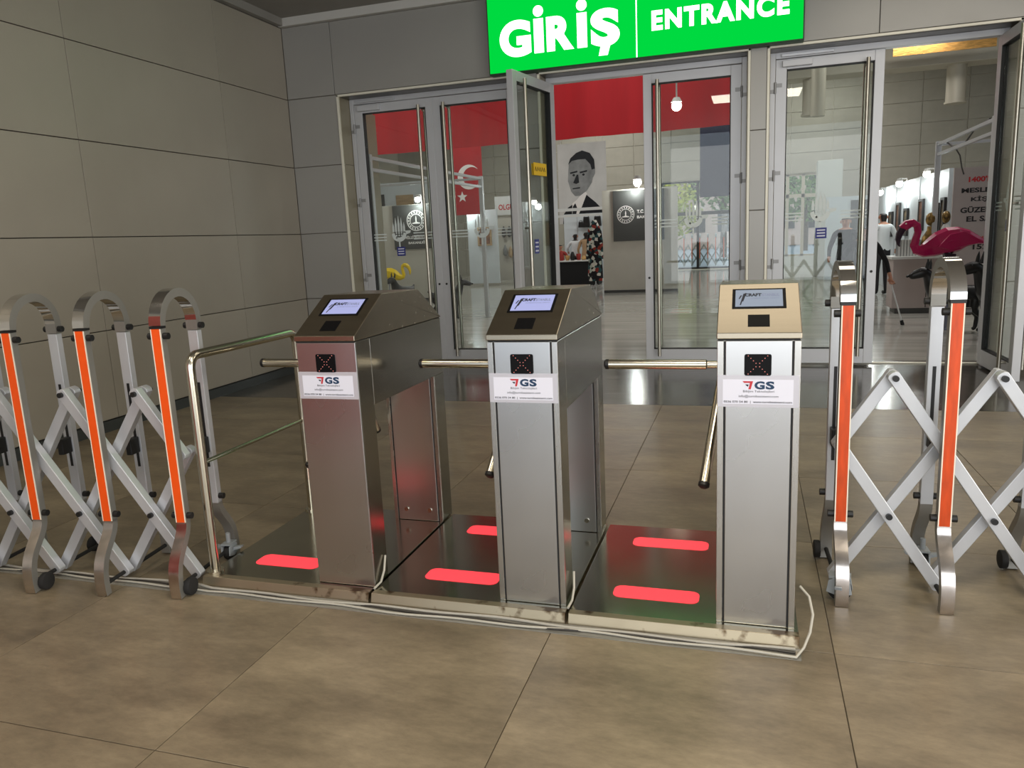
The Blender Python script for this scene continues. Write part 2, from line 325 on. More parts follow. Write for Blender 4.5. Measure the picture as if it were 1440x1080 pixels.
# exhibition hall shell
wf = MB()
W1, W2 = (-2.95, -.45), (.75, 2.25)
wf.box(-16, W1[0], 28, 28.2, 0, 7); wf.box(W1[1], W2[0], 28, 28.2, 0, 7); wf.box(W2[1], 12, 28, 28.2, 0, 7); wf.box(W1[0], W2[1], 28, 28.2, 3.06, 7); wf.box(W1[0], W1[1], 28, 28.2, 0, .02)
wfo = struct(wf.obj('wall_far', 'hall_joint'), 'far panelled wall of the exhibition hall')
pm = MB().box(.01, 1.29, 0, .03, .01, .64).mesh('panel', 'hall_panel')
for i in range(-10, 9):
    for j in range(5):
        inst('panel', pm, wfo, (i*1.3, 27.97, 3.08+j*.65))
pm2 = MB().box(.01, 1.29, 0, .03, .01, 1.0).mesh('panel', 'hall_panel')
for i in list(range(-10, -3))+list(range(2, 9)):
    for j in range(3): inst('panel', pm2, wfo, (i*1.3, 27.97, .03+j*1.015))
struct(MB().box(-16.2, -16, 8.2, 28, 0, 7).obj('wall_hall_side_a', 'hall_panel'), 'side wall of the exhibition hall on the flag side')
struct(MB().box(11.8, 12, 8.2, 28, 0, 7).obj('wall_hall_side_b', 'hall_panel'), 'side wall of the exhibition hall behind the open door')
struct(MB().box(-16, 12, 8.18, 28.2, 6.9, 7.1).obj('ceiling_hall', 'ceiling_paint'), 'grey ceiling of the exhibition hall')
struct(MB().box(-16, -5.1, 8.05, 8.2, 0, 7).obj('wall_hall_front', 'hall_panel'), 'inner front wall of the exhibition hall')
for n, (a, b), zs, mu in (('window_1', W1, (.02, 1.95, 3.06), (.5,)), ('window_2', W2, (.35, 2.35, 3.06), (.33, .66))):
    root = struct(bpy.data.objects.new(n, None)); col.objects.link(root); tag(root, 'bright far window with dark mullions looking onto trees' if n == 'window_1' else 'tall bright far doorway window behind the person in a black suit')
    m = MB(); wdt = .05 if n == 'window_2' else .045
    for q in (0, 1)+mu: x = a+(b-a)*q; m.box(x-wdt, x+wdt, 28.03, 28.12, zs[0], zs[2])
    for z in zs: m.box(a, b, 28.03, 28.12, z-.06, z+.06)
    m.obj('window_frame', 'dark_frame' if n == 'window_1' else 'duct', root)
    edges = sorted((0, 1)+mu)
    for q0, q1 in zip(edges[:-1], edges[1:]):
        for z0, z1 in zip(zs[:-1], zs[1:]): MB().box(a+(b-a)*q0+wdt, a+(b-a)*q1-wdt, 28.07, 28.08, z0+.06, z1-.06).obj('pane', 'far_glass', root)
    if zs[0] > .1: MB().box(a, b, 28.0, 28.15, 0, zs[0]).obj('sill_panel', 'hall_column', root)

# ================================================================ GLASS DOORS
def emblem(mb, cx, y, cz, s=1.0):
    for i, (dx, h, b) in enumerate(((-.075, .10, .0), (-.045, .15, .0), (-.012, .17, 0), (.02, .15, 0), (.05, .10, 0))):
        x = cx+dx*s; z0 = cz+.02*s
        mb.prism([(x-.011*s, z0), (x+.011*s, z0), (x+.011*s, z0+h*.5*s), (x, z0+h*s), (x-.011*s, z0+h*.5*s)], 'y', y, y+.001)
    o = arc(cx-.012*s, cz, .085*s, 180, 360, 14); i_ = arc(cx-.012*s, cz+.012*s, .052*s, 360, 180, 14)
    mb.prism(o+i_, 'y', y, y+.001)
    for a in range(7):
        px = cx-.012*s+(-.03+.03*(a % 3))*s; pz = cz+(.008-.025*(a//3))*s
        mb.prism(arc(px, pz, .009*s, 0, 315, 7), 'y', y, y+.001)
    mb.prism([(cx-.02*s, cz-.15*s), (cx-.004*s, cz-.15*s), (cx-.004*s, cz-.08*s), (cx-.02*s, cz-.08*s)], 'y', y, y+.001)
    mb.prism([(cx+.07*s, cz-.01*s), (cx+.12*s, cz+.005*s), (cx+.125*s, cz+.03*s), (cx+.06*s, cz+.03*s)], 'y', y, y+.001)
def leaf(n, label, hx, sgn, rz=0., closer=False, blue=True, wd=.93, decal=True):
    root = struct(bpy.data.objects.new('door_%d' % n, None), label); col.objects.link(root); root.location = (hx, DY, 0); root.rotation_euler = (0, 0, rz)
    def bx(a, b, *r): return MB().box(min(a*sgn, b*sgn), max(a*sgn, b*sgn), *r)
    Z0, Z1 = .025, 2.868; g = .003
    for a, b in ((g, .10), (wd-.085, wd-g)): bx(a, b, -.032, .032, Z0, Z1).obj('stile', 'door_aluminium', root, bevel=.003)
    bx(.10, wd-.085, -.032, .032, Z0, .165).obj('rail', 'door_aluminium', root, bevel=.003)
    bx(.10, wd-.085, -.032, .032, Z1-.09, Z1).obj('rail', 'door_aluminium', root, bevel=.003)
    m = MB()
    for q in ((.10, .108, .165, Z1-.09), (wd-.093, wd-.085, .165, Z1-.09), (.10, wd-.085, .165, .173), (.10, wd-.085, Z1-.098, Z1-.09)):
        m.box(min(q[0]*sgn, q[1]*sgn), max(q[0]*sgn, q[1]*sgn), -.030, .030, q[2], q[3])
    m.obj('gasket', 'gasket', root)
    bx(.108, wd-.093, -.004, .004, .173, Z1-.098).obj('pane', 'glass', root)
    for s in (-1, 1):
        x = (wd-.145)*sgn; m = MB().tube([(x, s*.085, .10), (x, s*.085, 2.80)], .017, 14)
        for z in (.16, 1.45, 2.76): m.tube([(x, s*.03, z), (x, s*.085, z)], .010, 10)
        m.obj('handle', 'handle_steel', root, smooth=40)
    for z in (2.62, 1.83, 1.0):
        m = MB().rod((0, -.044, z), 'z', .10, .011, 10); m.box(min(-.045*sgn, 0), max(-.045*sgn, 0), -.038, -.034, z-.045, z-.012); m.box(min(.06*sgn, 0), max(.06*sgn, 0), -.038, -.034, z+.005, z+.04)
        m.obj('hinge', 'hinge_grey', root, smooth=40)
    MB().rod(((wd-.045)*sgn, -.034, .9), 'y', .008, .012).obj('lock', 'gasket', root)
    if closer:
        m = MB().box(*sorted((.06*sgn, .32*sgn)), -.075, -.033, 2.795, 2.852); m.obj('door_closer', 'door_aluminium', root, bevel=.004)
        MB().box(*sorted((.05*sgn, .50*sgn)), -.06, -.04, 2.885, 2.91).obj('closer_arm', 'aluminium', root, bevel=.003)
    if decal:
        m = MB(); cx = wd*.47*sgn; emblem(m, cx, -.0055, 1.47, 1.05)
        for k_ in range(3):
            for a, b in ((.115, .27), (.60, wd-.10)): m.box(*sorted((a*sgn, b*sgn)), -.0055, -.0045, 1.40+k_*.032, 1.412+k_*.032)
        m.obj('glass_decal', 'frost', root)
    if blue:
        m = MB().box(cx-.05, cx+.05, -.0065, -.0045, 1.225, 1.325)
        for k_ in range(3): m.box(cx-.036, cx+.036, -.0075, -.0065, 1.243+k_*.027, 1.254+k_*.027, 1)
        m.obj('sticker', ['blue_sticker', 'sticker_paper'], root)
    return root
leaf(1, 'closed glass door leaf beside the grey side panel, with a door closer', -4.155, 1, closer=True)
leaf(2, 'closed glass door leaf just behind the first turnstile, handle on its left', -2.30, -1, blue=False)
d3 = leaf(3, 'open glass door leaf with a yellow notice, standing out under the green sign', -1.93, 1, R(-100.3), decal=False, blue=False)
m = MB().box(.20, .52, -.0075, -.0045, 1.96, 2.07)
m.obj('notice', 'yellow_paper', d3)
m = MB().box(.2, .5, .0045, .0075, 1.96, 2.08)
for q in range(5): m.tube([(.24+q*.05, .0085, 2.0+.01*(q % 2)), (.26+q*.05, .0085, 2.04), (.275+q*.05, .0085, 2.0)], .003, 4, 1)
m.obj('notice', ['yellow_paper', 'ink_dark'], d3)
m = MB().box(.44, .54, .0045, .0065, 1.2, 1.34)
for k_ in range(3): m.box(.455, .525, .0065, .0075, 1.22+k_*.04, 1.235+k_*.04, 1)
m.obj('sticker', ['blue_sticker', 'sticker_paper'], d3)
leaf(4, 'closed glass door leaf between the second and third turnstiles, seen under the sign', -.075, -1, blue=False)
leaf(5, 'closed glass door leaf right of the pillar, door closer on top', .223, 1, closer=True)
leaf(6, 'glass door leaf swung wide open at the right edge of the photo', 2.072, -1, R(91))

# ================================================================ GREEN SIGN
sg = thing('entrance_sign', 'bright green light-box sign reading GİRİŞ and ENTRANCE above the doors', 'sign', (-1.005, WY-.002, 2.945))
MB().box(-1.452, 1.452, -.13, 0, 0, .742).obj('housing', 'sign_side', sg, bevel=.004)
MB().box(-1.44, 1.44, -.136, -.131, .012, .73).obj('face', 'sign_green', sg)
MB().box(-.008, .002, -.139, -.137, .012, .73).obj('divider', 'sign_white', sg)
def letters(word, x0, x1, z0, z1, bold, name):
    m = MB(); m.text(word, (x0, -.137, z0), X3, Z3, x1-x0, z1-z0, bold, ex=.002, track=1.2)
    m.obj(name, 'sign_white', sg, recalc=False)
letters('G', -1.327, -1.012, .138, .473, .052, 'lettering')
letters('R', -.858, -.592, .152, .463, .055, 'lettering')
letters('S', -.43, -.158, .140, .473, .055, 'lettering')
for a in (-.982, -.561):
    MB().box(a, a+.095, -.1395, -.137, .152, .461).obj('lettering', 'sign_white', sg)
    MB().prism(arc(a+.048, .527, .05, 0, 348, 28), 'y', -.1395, -.137).obj('lettering', 'sign_white', sg)
MB().prism([(-.335, .16), (-.245, .16), (-.275, .062), (-.36, .062)], 'y', -.1395, -.137).obj('lettering', 'sign_white', sg)
letters('ENTRANCE', .135, 1.325, .222, .397, .05, 'lettering')

# ================================================================ TURNSTILES
TY, TZ, TW = 2.47, .045, .25
SV = Vector((0, .24, .135)).normalized(); SN = Vector((0, -.135, .24)).normalized(); S0 = Vector((0, -.003, .985))
def slope(mb, pts, h0, h1, m=0):     # polygon given in slope coordinates, thickness h0..h1 above the lid
    A = [S0+X3*p[0]+SV*p[1]+SN*h0 for p in pts]; B = [S0+X3*p[0]+SV*p[1]+SN*h1 for p in pts]; n = len(pts)
    mb.add(A+B, [tuple(range(n))[::-1], tuple(range(n, 2*n))]+[(i, (i+1) % n, n+(i+1) % n, n+i) for i in range(n)], m)
def turnstile(x, label, full, scr):
    t = thing('turnstile', label, 'turnstile', (x, TY, TZ), 0, 'three tripod turnstiles in a row')
    h = .962
    MB().box(0, TW, .007, .115, 0, h).obj('front_column', 'steel_side', t, bevel=.002)
    MB().box(.004, TW-.004, .003, .008, .004, h-.004).obj('panel_gap', 'gasket', t)
    if full:
        MB().box(.004, TW, 0, .006, .002, h-.002).obj('front_panel', 'steel_panel', t, bevel=.0015)
    else:
        MB().box(.026, TW-.026, 0, .006, .002, h-.002).obj('front_panel', 'steel_panel', t, bevel=.0015)
        MB().box(0, .020, 0, .006, 0, h-.002).obj('front_edge', 'steel_brushed', t, bevel=.0015)
        MB().box(TW-.020, TW, 0, .006, 0, h-.002).obj('front_edge', 'steel_brushed', t, bevel=.0015)
    MB().box(0, TW, .117, .82, .703, h).obj('upper_box', 'steel_side', t, bevel=.002)
    MB().box(0, TW, .712, .82, 0, .702).obj('rear_column', 'steel_side', t, bevel=.002)
    m = MB().box(.024, TW-.024, .7035, .706, .002, .700)
    m.obj('rear_panel', 'steel_panel', t, bevel=.001)
    MB().box(.004, TW-.004, .706, .713, .002, .70).obj('panel_gap', 'gasket', t)
    for a in (0, TW-.018): MB().box(a, a+.018, .7035, .709, 0, .702).obj('rear_edge', 'steel_brushed', t, bevel=.001)
    for a in (.065, .185): MB().rod((a, .702, .055), 'y', .008, .011, 10).obj('bolt', 'steel_tube', t, smooth=40)
    MB().box(.003, TW-.003, .003, .817, h-.001, h+.004).obj('lid_gap', 'gasket', t)
    lid = MB().prism([(-.003, h+.004), (-.003, .985), (.238, 1.121), (.588, 1.112), (.825, .968), (.825, h+.004)], 'x', -.002, TW+.002)
    lid.obj('lid', 'steel_lid', t, bevel=.0025)
    # screen, scanner, cross indicator, sticker
    bz = MB(); slope(bz, [(.042, .132), (.210, .132), (.210, .245), (.042, .245)], -.001, .0015)
    b_ = bz.obj('screen', 'black_matte', t)
    d = MB(); slope(d, [(.052, .141), (.200, .141), (.200, .237), (.052, .237)], .0015, .0022)
    d.obj('display', scr, b_)
    tx = MB(); O = S0+SN*.0023
    tx.text('CRAFT', O+X3*.082+SV*.198, X3, SV, .052, .018, .055, 0, .0003)
    tx.text('ISTANBUL', O+X3*.134+SV*.198, X3, SV, .056, .016, .015, 1, .0003)
    tx.text('INTERNATIONAL CRAFTS', O+X3*.100+SV*.184, X3, SV, .088, .006, .0, 1, .0003)
    for k_, (a, b) in enumerate((((.066, .15), (.079, .215)), ((.073, .17), (.084, .218)), ((.062, .185), (.070, .205)))):
        slope(tx, [(a[0], a[1]), (a[0]+.004, a[1]), (b[0]+.003, b[1]), (b[0]-.002, b[1])], .0023, .0026, 0)
    tx.obj('screen_logo', ['ink_dark', 'ink_mid'], b_)
    sc_ = MB(); slope(sc_, [(.092, .034), (.158, .034), (.158, .096), (.092, .096)], -.004, .0014); sc_.obj('scanner_window', 'black_matte', t)
    l = MB().prism(rrect(.083, .164, .850, .918, .006), 'y', -.003, .001).obj('indicator', 'black_matte', t)
    led = MB()
    for i in range(4):
        for sx in (-1, 1):
            for sz in (-1, 1): led.rod((.1235+sx*(.0055+i*.0078), -.0034, .884+sz*(.0055+i*.0078)), 'y', .001, .0014, 6)
    led.obj('led_cross', 'red_led', l)
    st = MB().box(.002, TW-.003, -.0016, -.0002, .748, .851).obj('sticker', 'sticker_film', t)
    MB().box(.018, TW-.02, -.0022, -.0016, .758, .837).obj('paper', 'sticker_paper', st)
    q = MB(); y = -.0023
    def ln(s, x0, x1, z0, z1, b, mi): q.text(s, (x0, y, z0), X3, Z3, x1-x0, z1-z0, b, mi, .0003)
    ln('G', .114, .145, .806, .832, .045, 2); ln('S', .148, .174, .806, .832, .045, 2)
    q.prism([(.078, .832), (.110, .832), (.103, .806), (.096, .806), (.1005, .8265), (.083, .8265)], 'y', y-.0004, y, 1)
    q.prism([(.086, .8215), (.097, .8215), (.094, .814)], 'y', y-.0004, y, 0)
    ln('Bilişim Teknolojileri', .080, .174, .794, .803, 0, 0); ln('info@turnikesistemi.com', .067, .186, .778, .788, 0, 0)
    ln('0536 070 54 80  |  www.turnikesistemi.com', .021, TW-.023, .760, .769, .015, 0)
    q.obj('print', ['ink_dark', 'ink_red', 'ink_navy'], st, recalc=False)
    # tripod on the passage side
    hz, hy = .815, .38
    m = MB().tube([(.004, hy, hz), (-.006, hy, hz), (-.009, hy, hz)], [.075, .075, .05], 20)
    m.obj('hub', 'steel_brushed', t, smooth=40)
    for d_ in ((-1, 0, .0), (-.058, -.297, -.375), (-.058, .297, -.375)):
        v = Vector(d_).normalized(); b0 = Vector((.012, hy, hz+.005))
        L = .425 if d_[1] == 0 else .465
        a_ = MB().tube([b0, b0+v*.06, b0+v*.065, b0+v*L], [.014, .014, .0185, .0185], 14).obj('arm', 'steel_tube', t, smooth=40)
        MB().tube([b0+v*L, b0+v*(L+.012), b0+v*(L+.018)], [.0195, .0195, .012], 14).obj('end_cap', 'black_plastic', a_, smooth=40)
    return t
turnstile(-1.622, 'turnstile with a reddish sheen on its front, next to the tube handrail', True, 'screen')
turnstile(-.861, 'middle turnstile of the three, between two glowing passages', False, 'screen')
turnstile(-.0905, 'turnstile with a pale warm-lit lid, next to the orange barrier with a caster', False, 'screen_pale')

def plate(x0, x1, label, slots):
    t = thing('base_plate', label, 'base plate', (x0, 2.42, 0), 0, 'steel floor plates under the turnstiles')
    w_ = x1-x0
    m = MB().box(0, w_, .03, .865, .002, .0448).obj('deck', 'steel_plate', t, bevel=.002)
    MB().prism([(-.012, 0), (.030, 0), (.032, .0455), (0, .0455)], 'x', 0, w_).obj('front_lip', 'steel_worn', t, bevel=.001)
    for (a, b, c, d) in slots:
        s = MB().prism(rrect(a-x0, b-x0, c-2.42, d-2.42, .03), 'z', .0449, .0462).obj('light_slot', 'red_light', t)
plate(-2.135, -1.376, 'steel floor plate between the tube handrail and first turnstile', [(-2.0, -1.70, 2.57, 2.672)])
plate(-1.364, -.604, 'steel floor plate in the passage between first and middle turnstiles', [(-1.22, -.915, 2.58, 2.68), (-1.22, -.915, 3.06, 3.16)])
plate(-.592, .172, 'steel floor plate in the passage between middle and warm-lit turnstiles', [(-.465, -.155, 2.58, 2.675), (-.46, -.145, 3.06, 3.155)])

# handrail
t = thing('handrail', 'bent stainless tube handrail left of the first turnstile', 'handrail', (-2.112, 2.472, .045))
pts = [(0, 0, 0), (0, 0, .86)]+[(0, y, z) for y, z in arc(.05, .86, .05, 180, 90, 6)]+[(0, y, z) for y, z in arc(.70, .86, .05, 90, 0, 6)]+[(0, .75, 0)]
MB().tube(pts, .0195, 14).obj('hoop', 'steel_tube', t, smooth=50)
MB().tube([(0, .01, .47), (0, .745, .47)], .009, 10).obj('crossbar', 'steel_tube', t, smooth=50)
for y in (0, .75): MB().rod((0, y, .004), 'z', .008, .035, 16).obj('foot_flange', 'steel_tube', t, smooth=40)

# cables lying along the plates
cs = MB()
cs.prism([(2.352, .0005), (2.404, .0005), (2.4075, .010), (2.400, .005), (2.380, .003), (2.353, .002)], 'x', -3.95, .176)
tag(cs.obj('cable_cover', 'cover_strip'), 'thin pale cover strip on the floor along the turnstile plates, under the cables', 'cover strip')
for i, (mt, lab) in enumerate((('cable_grey', 'thick grey flat cable lying along the plate edge on the floor'), ('cable_dark', 'dark thin cable wavering between the pale cables on the floor'), ('cable_white', 'pale cable on the floor that loops up the warm-lit turnstile'))):
    pts = []
    n = 60; r_ = (.006, .004, .0045)[i]
    for k_ in range(n+1):
        x = -3.9+(.16+3.9)*k_/n
        pts.append((x, 2.394-.013*i+.006*math.sin(x*5+i*2)+.006*math.sin(x*13+i)+(.012 if x < -2.1 else 0)-.01*max(0, -2.2-x), r_+.004))
    if i == 2: pts += [(.185, 2.40, .02), (.205, 2.43, .06), (.214, 2.455, .11), (.205, 2.50, .15), (.178, 2.53, .17)]
    tag(MB().tube(pts, r_, 8).obj('cable', mt, smooth=60), lab, 'cable', 'cables along the turnstile plates')
for i, (x, lab) in enumerate(((-1.366, 'short pale cable end curling beside the foot of the first turnstile'), (-.60, 'short pale cable end curling beside the foot of the middle turnstile'))):
    tag(MB().tube([(x, 2.45, .05), (x+.004, 2.50, .055), (x+.006, 2.53, .09), (x, 2.56, .14)], .0045, 8).obj('cable', 'cable_white', smooth=60), lab, 'cable', 'cables along the turnstile plates')

# ================================================================ FOLDING BARRIERS
def barrier(loc, rz, n, s, label, near_wheels=(), near_casters=(), far_wheels=(), far_casters=(), strip='orange', polished='chrome', simple=False, grp=None, name='folding_barrier', pinks=()):
    t = thing(name, label, 'barrier', loc, rz, grp)
    W = .022; PY = .12
    foot = [(-.12, .292), (-.122, .27), (-.132, .245), (-.150, .218), (-.172, .19), (-.19, .165), (-.205, .135), (-.214, .10), (-.217, .065), (-.216, .03), (-.213, .004)]
    top = arc(0, 1.085, .12, 180, 0, 18)
    am = MB().sweep(top, -W-.003, W+.003, .034, 0, 1); am.box(-W-.003, W+.003, .103, .137, 1.042, 1.086, 1)
    am = am.mesh('arch', [polished, 'satin_grey'], smooth=30)
    pn = MB().box(-W, W, -.135, -.103, .285, 1.075).mesh('post', 'satin_grey', bevel=.002)
    pf = MB().box(-W, W, .104, .136, .285, 1.04).mesh('post', 'aluminium', bevel=.002)
    fn = MB().sweep(foot, -W, W, .030, 0, 1).mesh('foot', [polished+'_worn' if polished == 'chrome' else polished, 'satin_grey'], smooth=35)
    ff = MB().sweep([(-a, b) for a, b in foot], -W, W, .030, 0, 1).mesh('foot', ['satin_grey', 'satin_grey'], smooth=35)
    om = MB().box(-W+.0045, W-.0045, -.1375, -.1352, .290, 1.074).mesh('colour_strip', strip)
    em = MB()
    for a in (-W+.0005, W-.0045): em.box(a, a+.004, -.1378, -.1352, .290, 1.074)
    em = em.mesh('strip_edge', 'strip_edge')
    gm = MB().box(-W-.002, W+.002, -.139, -.104, 1.075, 1.084).mesh('gasket', 'black_plastic')
    bo = MB().rod((0, 0, 0), 'x', .085, .013, 12).mesh('bolt', 'black_plastic', smooth=40)
    by = MB().rod((0, 0, 0), 'y', .016, .011, 12).mesh('bolt', 'black_plastic', smooth=40)
    rd = MB().tube([(0, -.195, 0), (0, .20, 0)], .0085, 10).mesh('axle', 'rubber', smooth=40)
    wh = MB().rod((0, 0, 0), 'x', .024, .036, 18); wh = wh.mesh('wheel', 'rubber', bevel=.004, smooth=40)
    slot = MB().box(-.006, .006, .1025, .1045, .45, .82).mesh('slot', 'black_plastic')
    def part(nm, me, x, y=0, z=0): return inst(nm, me, t, (x, y, z))
    for i in range(n):
        x = i*s
        part('arch', am, x); a = part('post', pn, x); part('post', pf, x); part('foot', fn, x); part('foot', ff, x)
        inst('colour_strip', om, a, (0, 0, 0)); inst('strip_edge', em, a, (0, 0, 0))
        if simple: continue
        part('gasket', gm, x); part('slot', slot, x)
        for z, z2 in ((1.045, 1.06), (.315, .315)): part('bolt', bo, x, -.12, z); part('bolt', bo, x, .12, z2)
        part('axle', rd, x, 0, .042)
        MB().box(-.014, .014, -.045, .045, -.03, .04).obj('slider', 'black_plastic', t, bevel=.004, loc=(x, .095, .545))
        if i in near_wheels: part('wheel', wh, x+.036, -.178, .037)
        if i in far_wheels: part('wheel', wh, x-.036, .20, .042)
        for lst, sy in ((near_casters, -1), (far_casters, 1)):
            if i in lst:
                c = thing_part = bpy.data.objects.new('caster', None); col.objects.link(c); c.parent = t; c.location = (x+(.0 if sy < 0 else .01), sy*.165, 0)
                if sy < 0: c.rotation_euler = (0, 0, R(78)); c.scale = (1.2, 1.2, 1.2)
                MB().rod((0, 0, .036), 'x', .026, .035, 18).obj('wheel', 'rubber', c, bevel=.004, smooth=40)
                m = MB()
                for q in (-.019, .019): m.prism([(-.036, .03), (.0, .02), (.036, .03), (.030, .068), (0, .082), (-.030, .068)], 'x', q-.003, q+.003)
                m.box(-.022, .022, -.03, .03, .074, .082); m.rod((0, 0, .10), 'z', .05, .010, 10)
                m.prism([(.022, .045), (.062, .058), (.066, .068), (.026, .062)], 'y', -.010, .010)
                m.prism([(-.022, .045), (-.062, .058), (-.066, .068), (-.026, .062)], 'y', -.010, .010)
                m.obj('fork', 'caster_grey', c, bevel=.001)
    # scissor lattice
    zs = lambda u: .81-.51*u            # u counts bay widths from the upper joint
    bars = set()
    for k_ in range(-2, n+1):
        for d, y in ((1, -.068), (-1, -.020)):
            xa = (k_+.5)*s; u0, u1 = 0, 1.5
            if d == 1:
                u0 = max(0, (0-xa)/s); u1 = min(1.5, ((n-1)*s-xa)/s)
            else:
                u0 = max(0, (xa-(n-1)*s)/s); u1 = min(1.5, xa/s)
            if u1-u0 < .3: continue
            p0 = Vector((xa+d*u0*s, 0, zs(u0))); p1 = Vector((xa+d*u1*s, 0, zs(u1))); dr = (p1-p0); L = dr.length; ang = math.atan2(-dr.z, dr.x)
            h = .021
            poly = [(-.012, -h), (L+.012, -h), (L+.020, -h*.6), (L+.022, 0), (L+.020, h*.6), (L+.012, h), (-.012, h), (-.020, h*.6), (-.022, 0), (-.020, -h*.6)]
            o = MB().prism(poly, 'y', -.018, .018).obj('lattice_bar', 'aluminium' if not simple else 'satin_grey', t, bevel=.002, loc=(p0.x, y, p0.z)); o.rotation_euler = (0, ang, 0)
            if not simple and d == 1:
                for uu in (0, 1):
                    if u0-.01 <= uu <= u1+.01: part('bolt', by, xa+uu*s, y-.023, zs(uu))
                for uu in (0, 1):
                    if u0-.01 <= uu <= u1+.01: inst('axle', MB().tube([(0, 0, 0), (0, .09, 0)], .008, 8).mesh('axle', 'rubber', smooth=40), t, (xa+uu*s, y, zs(uu)))
    return t
sL, aL = .332, R(7.3)
cL = Vector((-2.192, 2.517, 0)); nL = 5
bl = barrier(cL-Vector((math.cos(aL), math.sin(aL), 0))*sL*(nL-1), aL, nL, sL, 'expanding orange and aluminium barrier left of the handrail', near_wheels=(2, 4), far_casters=(4,), far_wheels=(0, 2))
br = barrier((.327, 2.977, 0), R(2), 4, .338, 'expanding orange and aluminium barrier right of the turnstiles', near_casters=(0,), far_wheels=(0, 2), far_casters=(1, 3), strip='orange_worn')

# ================================================================ EXHIBITION HALL: hanging cloths and boards
def banner(name, label, cat, x0, x1, y, z0, z1, m, wav=.03, n=28):
    b = MB(); vs = []; th = .006
    for sgn in (-1, 1):
        for j in range(2):
            for i in range(n+1):
                x = x0+(x1-x0)*i/n; yy = y+wav*math.sin(x*3.1)+wav*.5*math.sin(x*7.7+1)*(1.5-j); vs.append((x-(x0+x1)/2, yy-y+sgn*th/2, (z0, z1)[j]-z0))
    N = n+1; fs = []
    for i in range(n):
        fs += [(i, i+1, N+i+1, N+i), (2*N+i, 3*N+i, 3*N+i+1, 2*N+i+1), (i, 2*N+i, 2*N+i+1, i+1), (N+i, N+i+1, 3*N+i+1, 3*N+i)]
    fs += [(0, N, 3*N, 2*N), (n, 2*N+n, 3*N+n, N+n)]
    o = b.add(vs, fs).obj(name, m, smooth=60, loc=((x0+x1)/2, y, z0)); return tag(o, label, cat)
banner('hanging_banner', 'long plain red banner hung across the hall behind the doors', 'banner', -6.95, -.15, 14, 3.08, 5.2, 'red_cloth', .04, 90)
fl_ = thing('flag', 'red flag with white crescent and star hanging behind the second door', 'flag', (-7.62, 21, 2.1))
MB().box(-.43, .43, -.01, .01, 0, 2.0).obj('cloth', 'red_cloth', fl_)
MB().prism(arc(.03, 1.04, .34, 40, 320, 30)+arc(.12, 1.04, .27, 312, 48, 26), 'y', -.014, -.0105).obj('crescent', 'white_print', fl_)
MB().prism([(-.2+(.16 if k_ % 2 == 0 else .065)*math.cos(R(90+36*k_)), .5+(.16 if k_ % 2 == 0 else .065)*math.sin(R(90+36*k_))) for k_ in range(10)], 'y', -.014, -.0105).obj('star', 'white_print', fl_)
banner('hanging_banner', 'dark navy banner hanging behind the fourth glass door', 'banner', -1.22, -.30, 21, 2.2, 4.3, 'navy_cloth', .015, 10)
p_ = thing('portrait_banner', 'hanging cloth banner with a grey portrait of a man in a suit', 'banner', (-4.95, 24, 1.75))
MB().box(-.76, .76, -.012, .0, 0, 2.42).obj('cloth', 'white_cloth', p_)
def flat(pts, y, m, nm): MB().prism([(a*1.18, b) for a, b in pts], 'y', y-.002, y).obj(nm, m, p_)
flat([(-.55, 0), (.62, 0), (.58, .32), (.34, .62), (.10, .86), (.02, .92), (-.22, .62), (-.40, .50), (-.52, .30)], -.013, 'print_black', 'suit')
flat([(-.30, .16), (-.16, .16), (-.02, .52), (.12, .90), (.05, .98), (-.16, .72), (-.28, .62)], -.016, 'white_print', 'collar')
flat([(-.30, .12), (-.22, .10), (-.15, .46), (-.20, .62), (-.27, .52)], -.019, 'print_dark', 'tie')
flat([(-.38, 1.30), (-.36, 1.62), (-.34, 1.85), (-.22, 2.06), (0, 2.14), (.20, 2.05), (.30, 1.86), (.32, 1.55), (.26, 1.22), (.12, .98), (-.06, .84), (-.20, .84), (-.30, .98)], -.020, 'print_grey', 'face')
flat([(-.36, 1.80), (-.30, 1.98), (-.14, 2.13), (.02, 2.19), (.22, 2.10), (.33, 1.90), (.35, 1.60), (.27, 1.55), (.23, 1.76), (.10, 1.93), (-.10, 1.93), (-.26, 1.90)], -.023, 'print_dark', 'hair')
flat([(.26, 1.60), (.35, 1.62), (.35, 1.48), (.29, 1.36)], -.024, 'print_grey', 'ear')
for a in (-.32, -.06): flat([(a, 1.56), (a+.20, 1.60), (a+.20, 1.55), (a+.01, 1.51)], -.023, 'print_dark', 'brow'); flat(arc(a+.10, 1.47, .035, 0, 330, 10), -.023, 'print_dark', 'eye')
flat([(-.14, 1.48), (-.10, 1.48), (-.08, 1.24), (-.16, 1.20), (-.24, 1.24)], -.023, 'print_dark', 'nose')
flat([(-.26, 1.08), (-.06, 1.10), (-.06, 1.06), (-.26, 1.045)], -.023, 'print_dark', 'mouth')

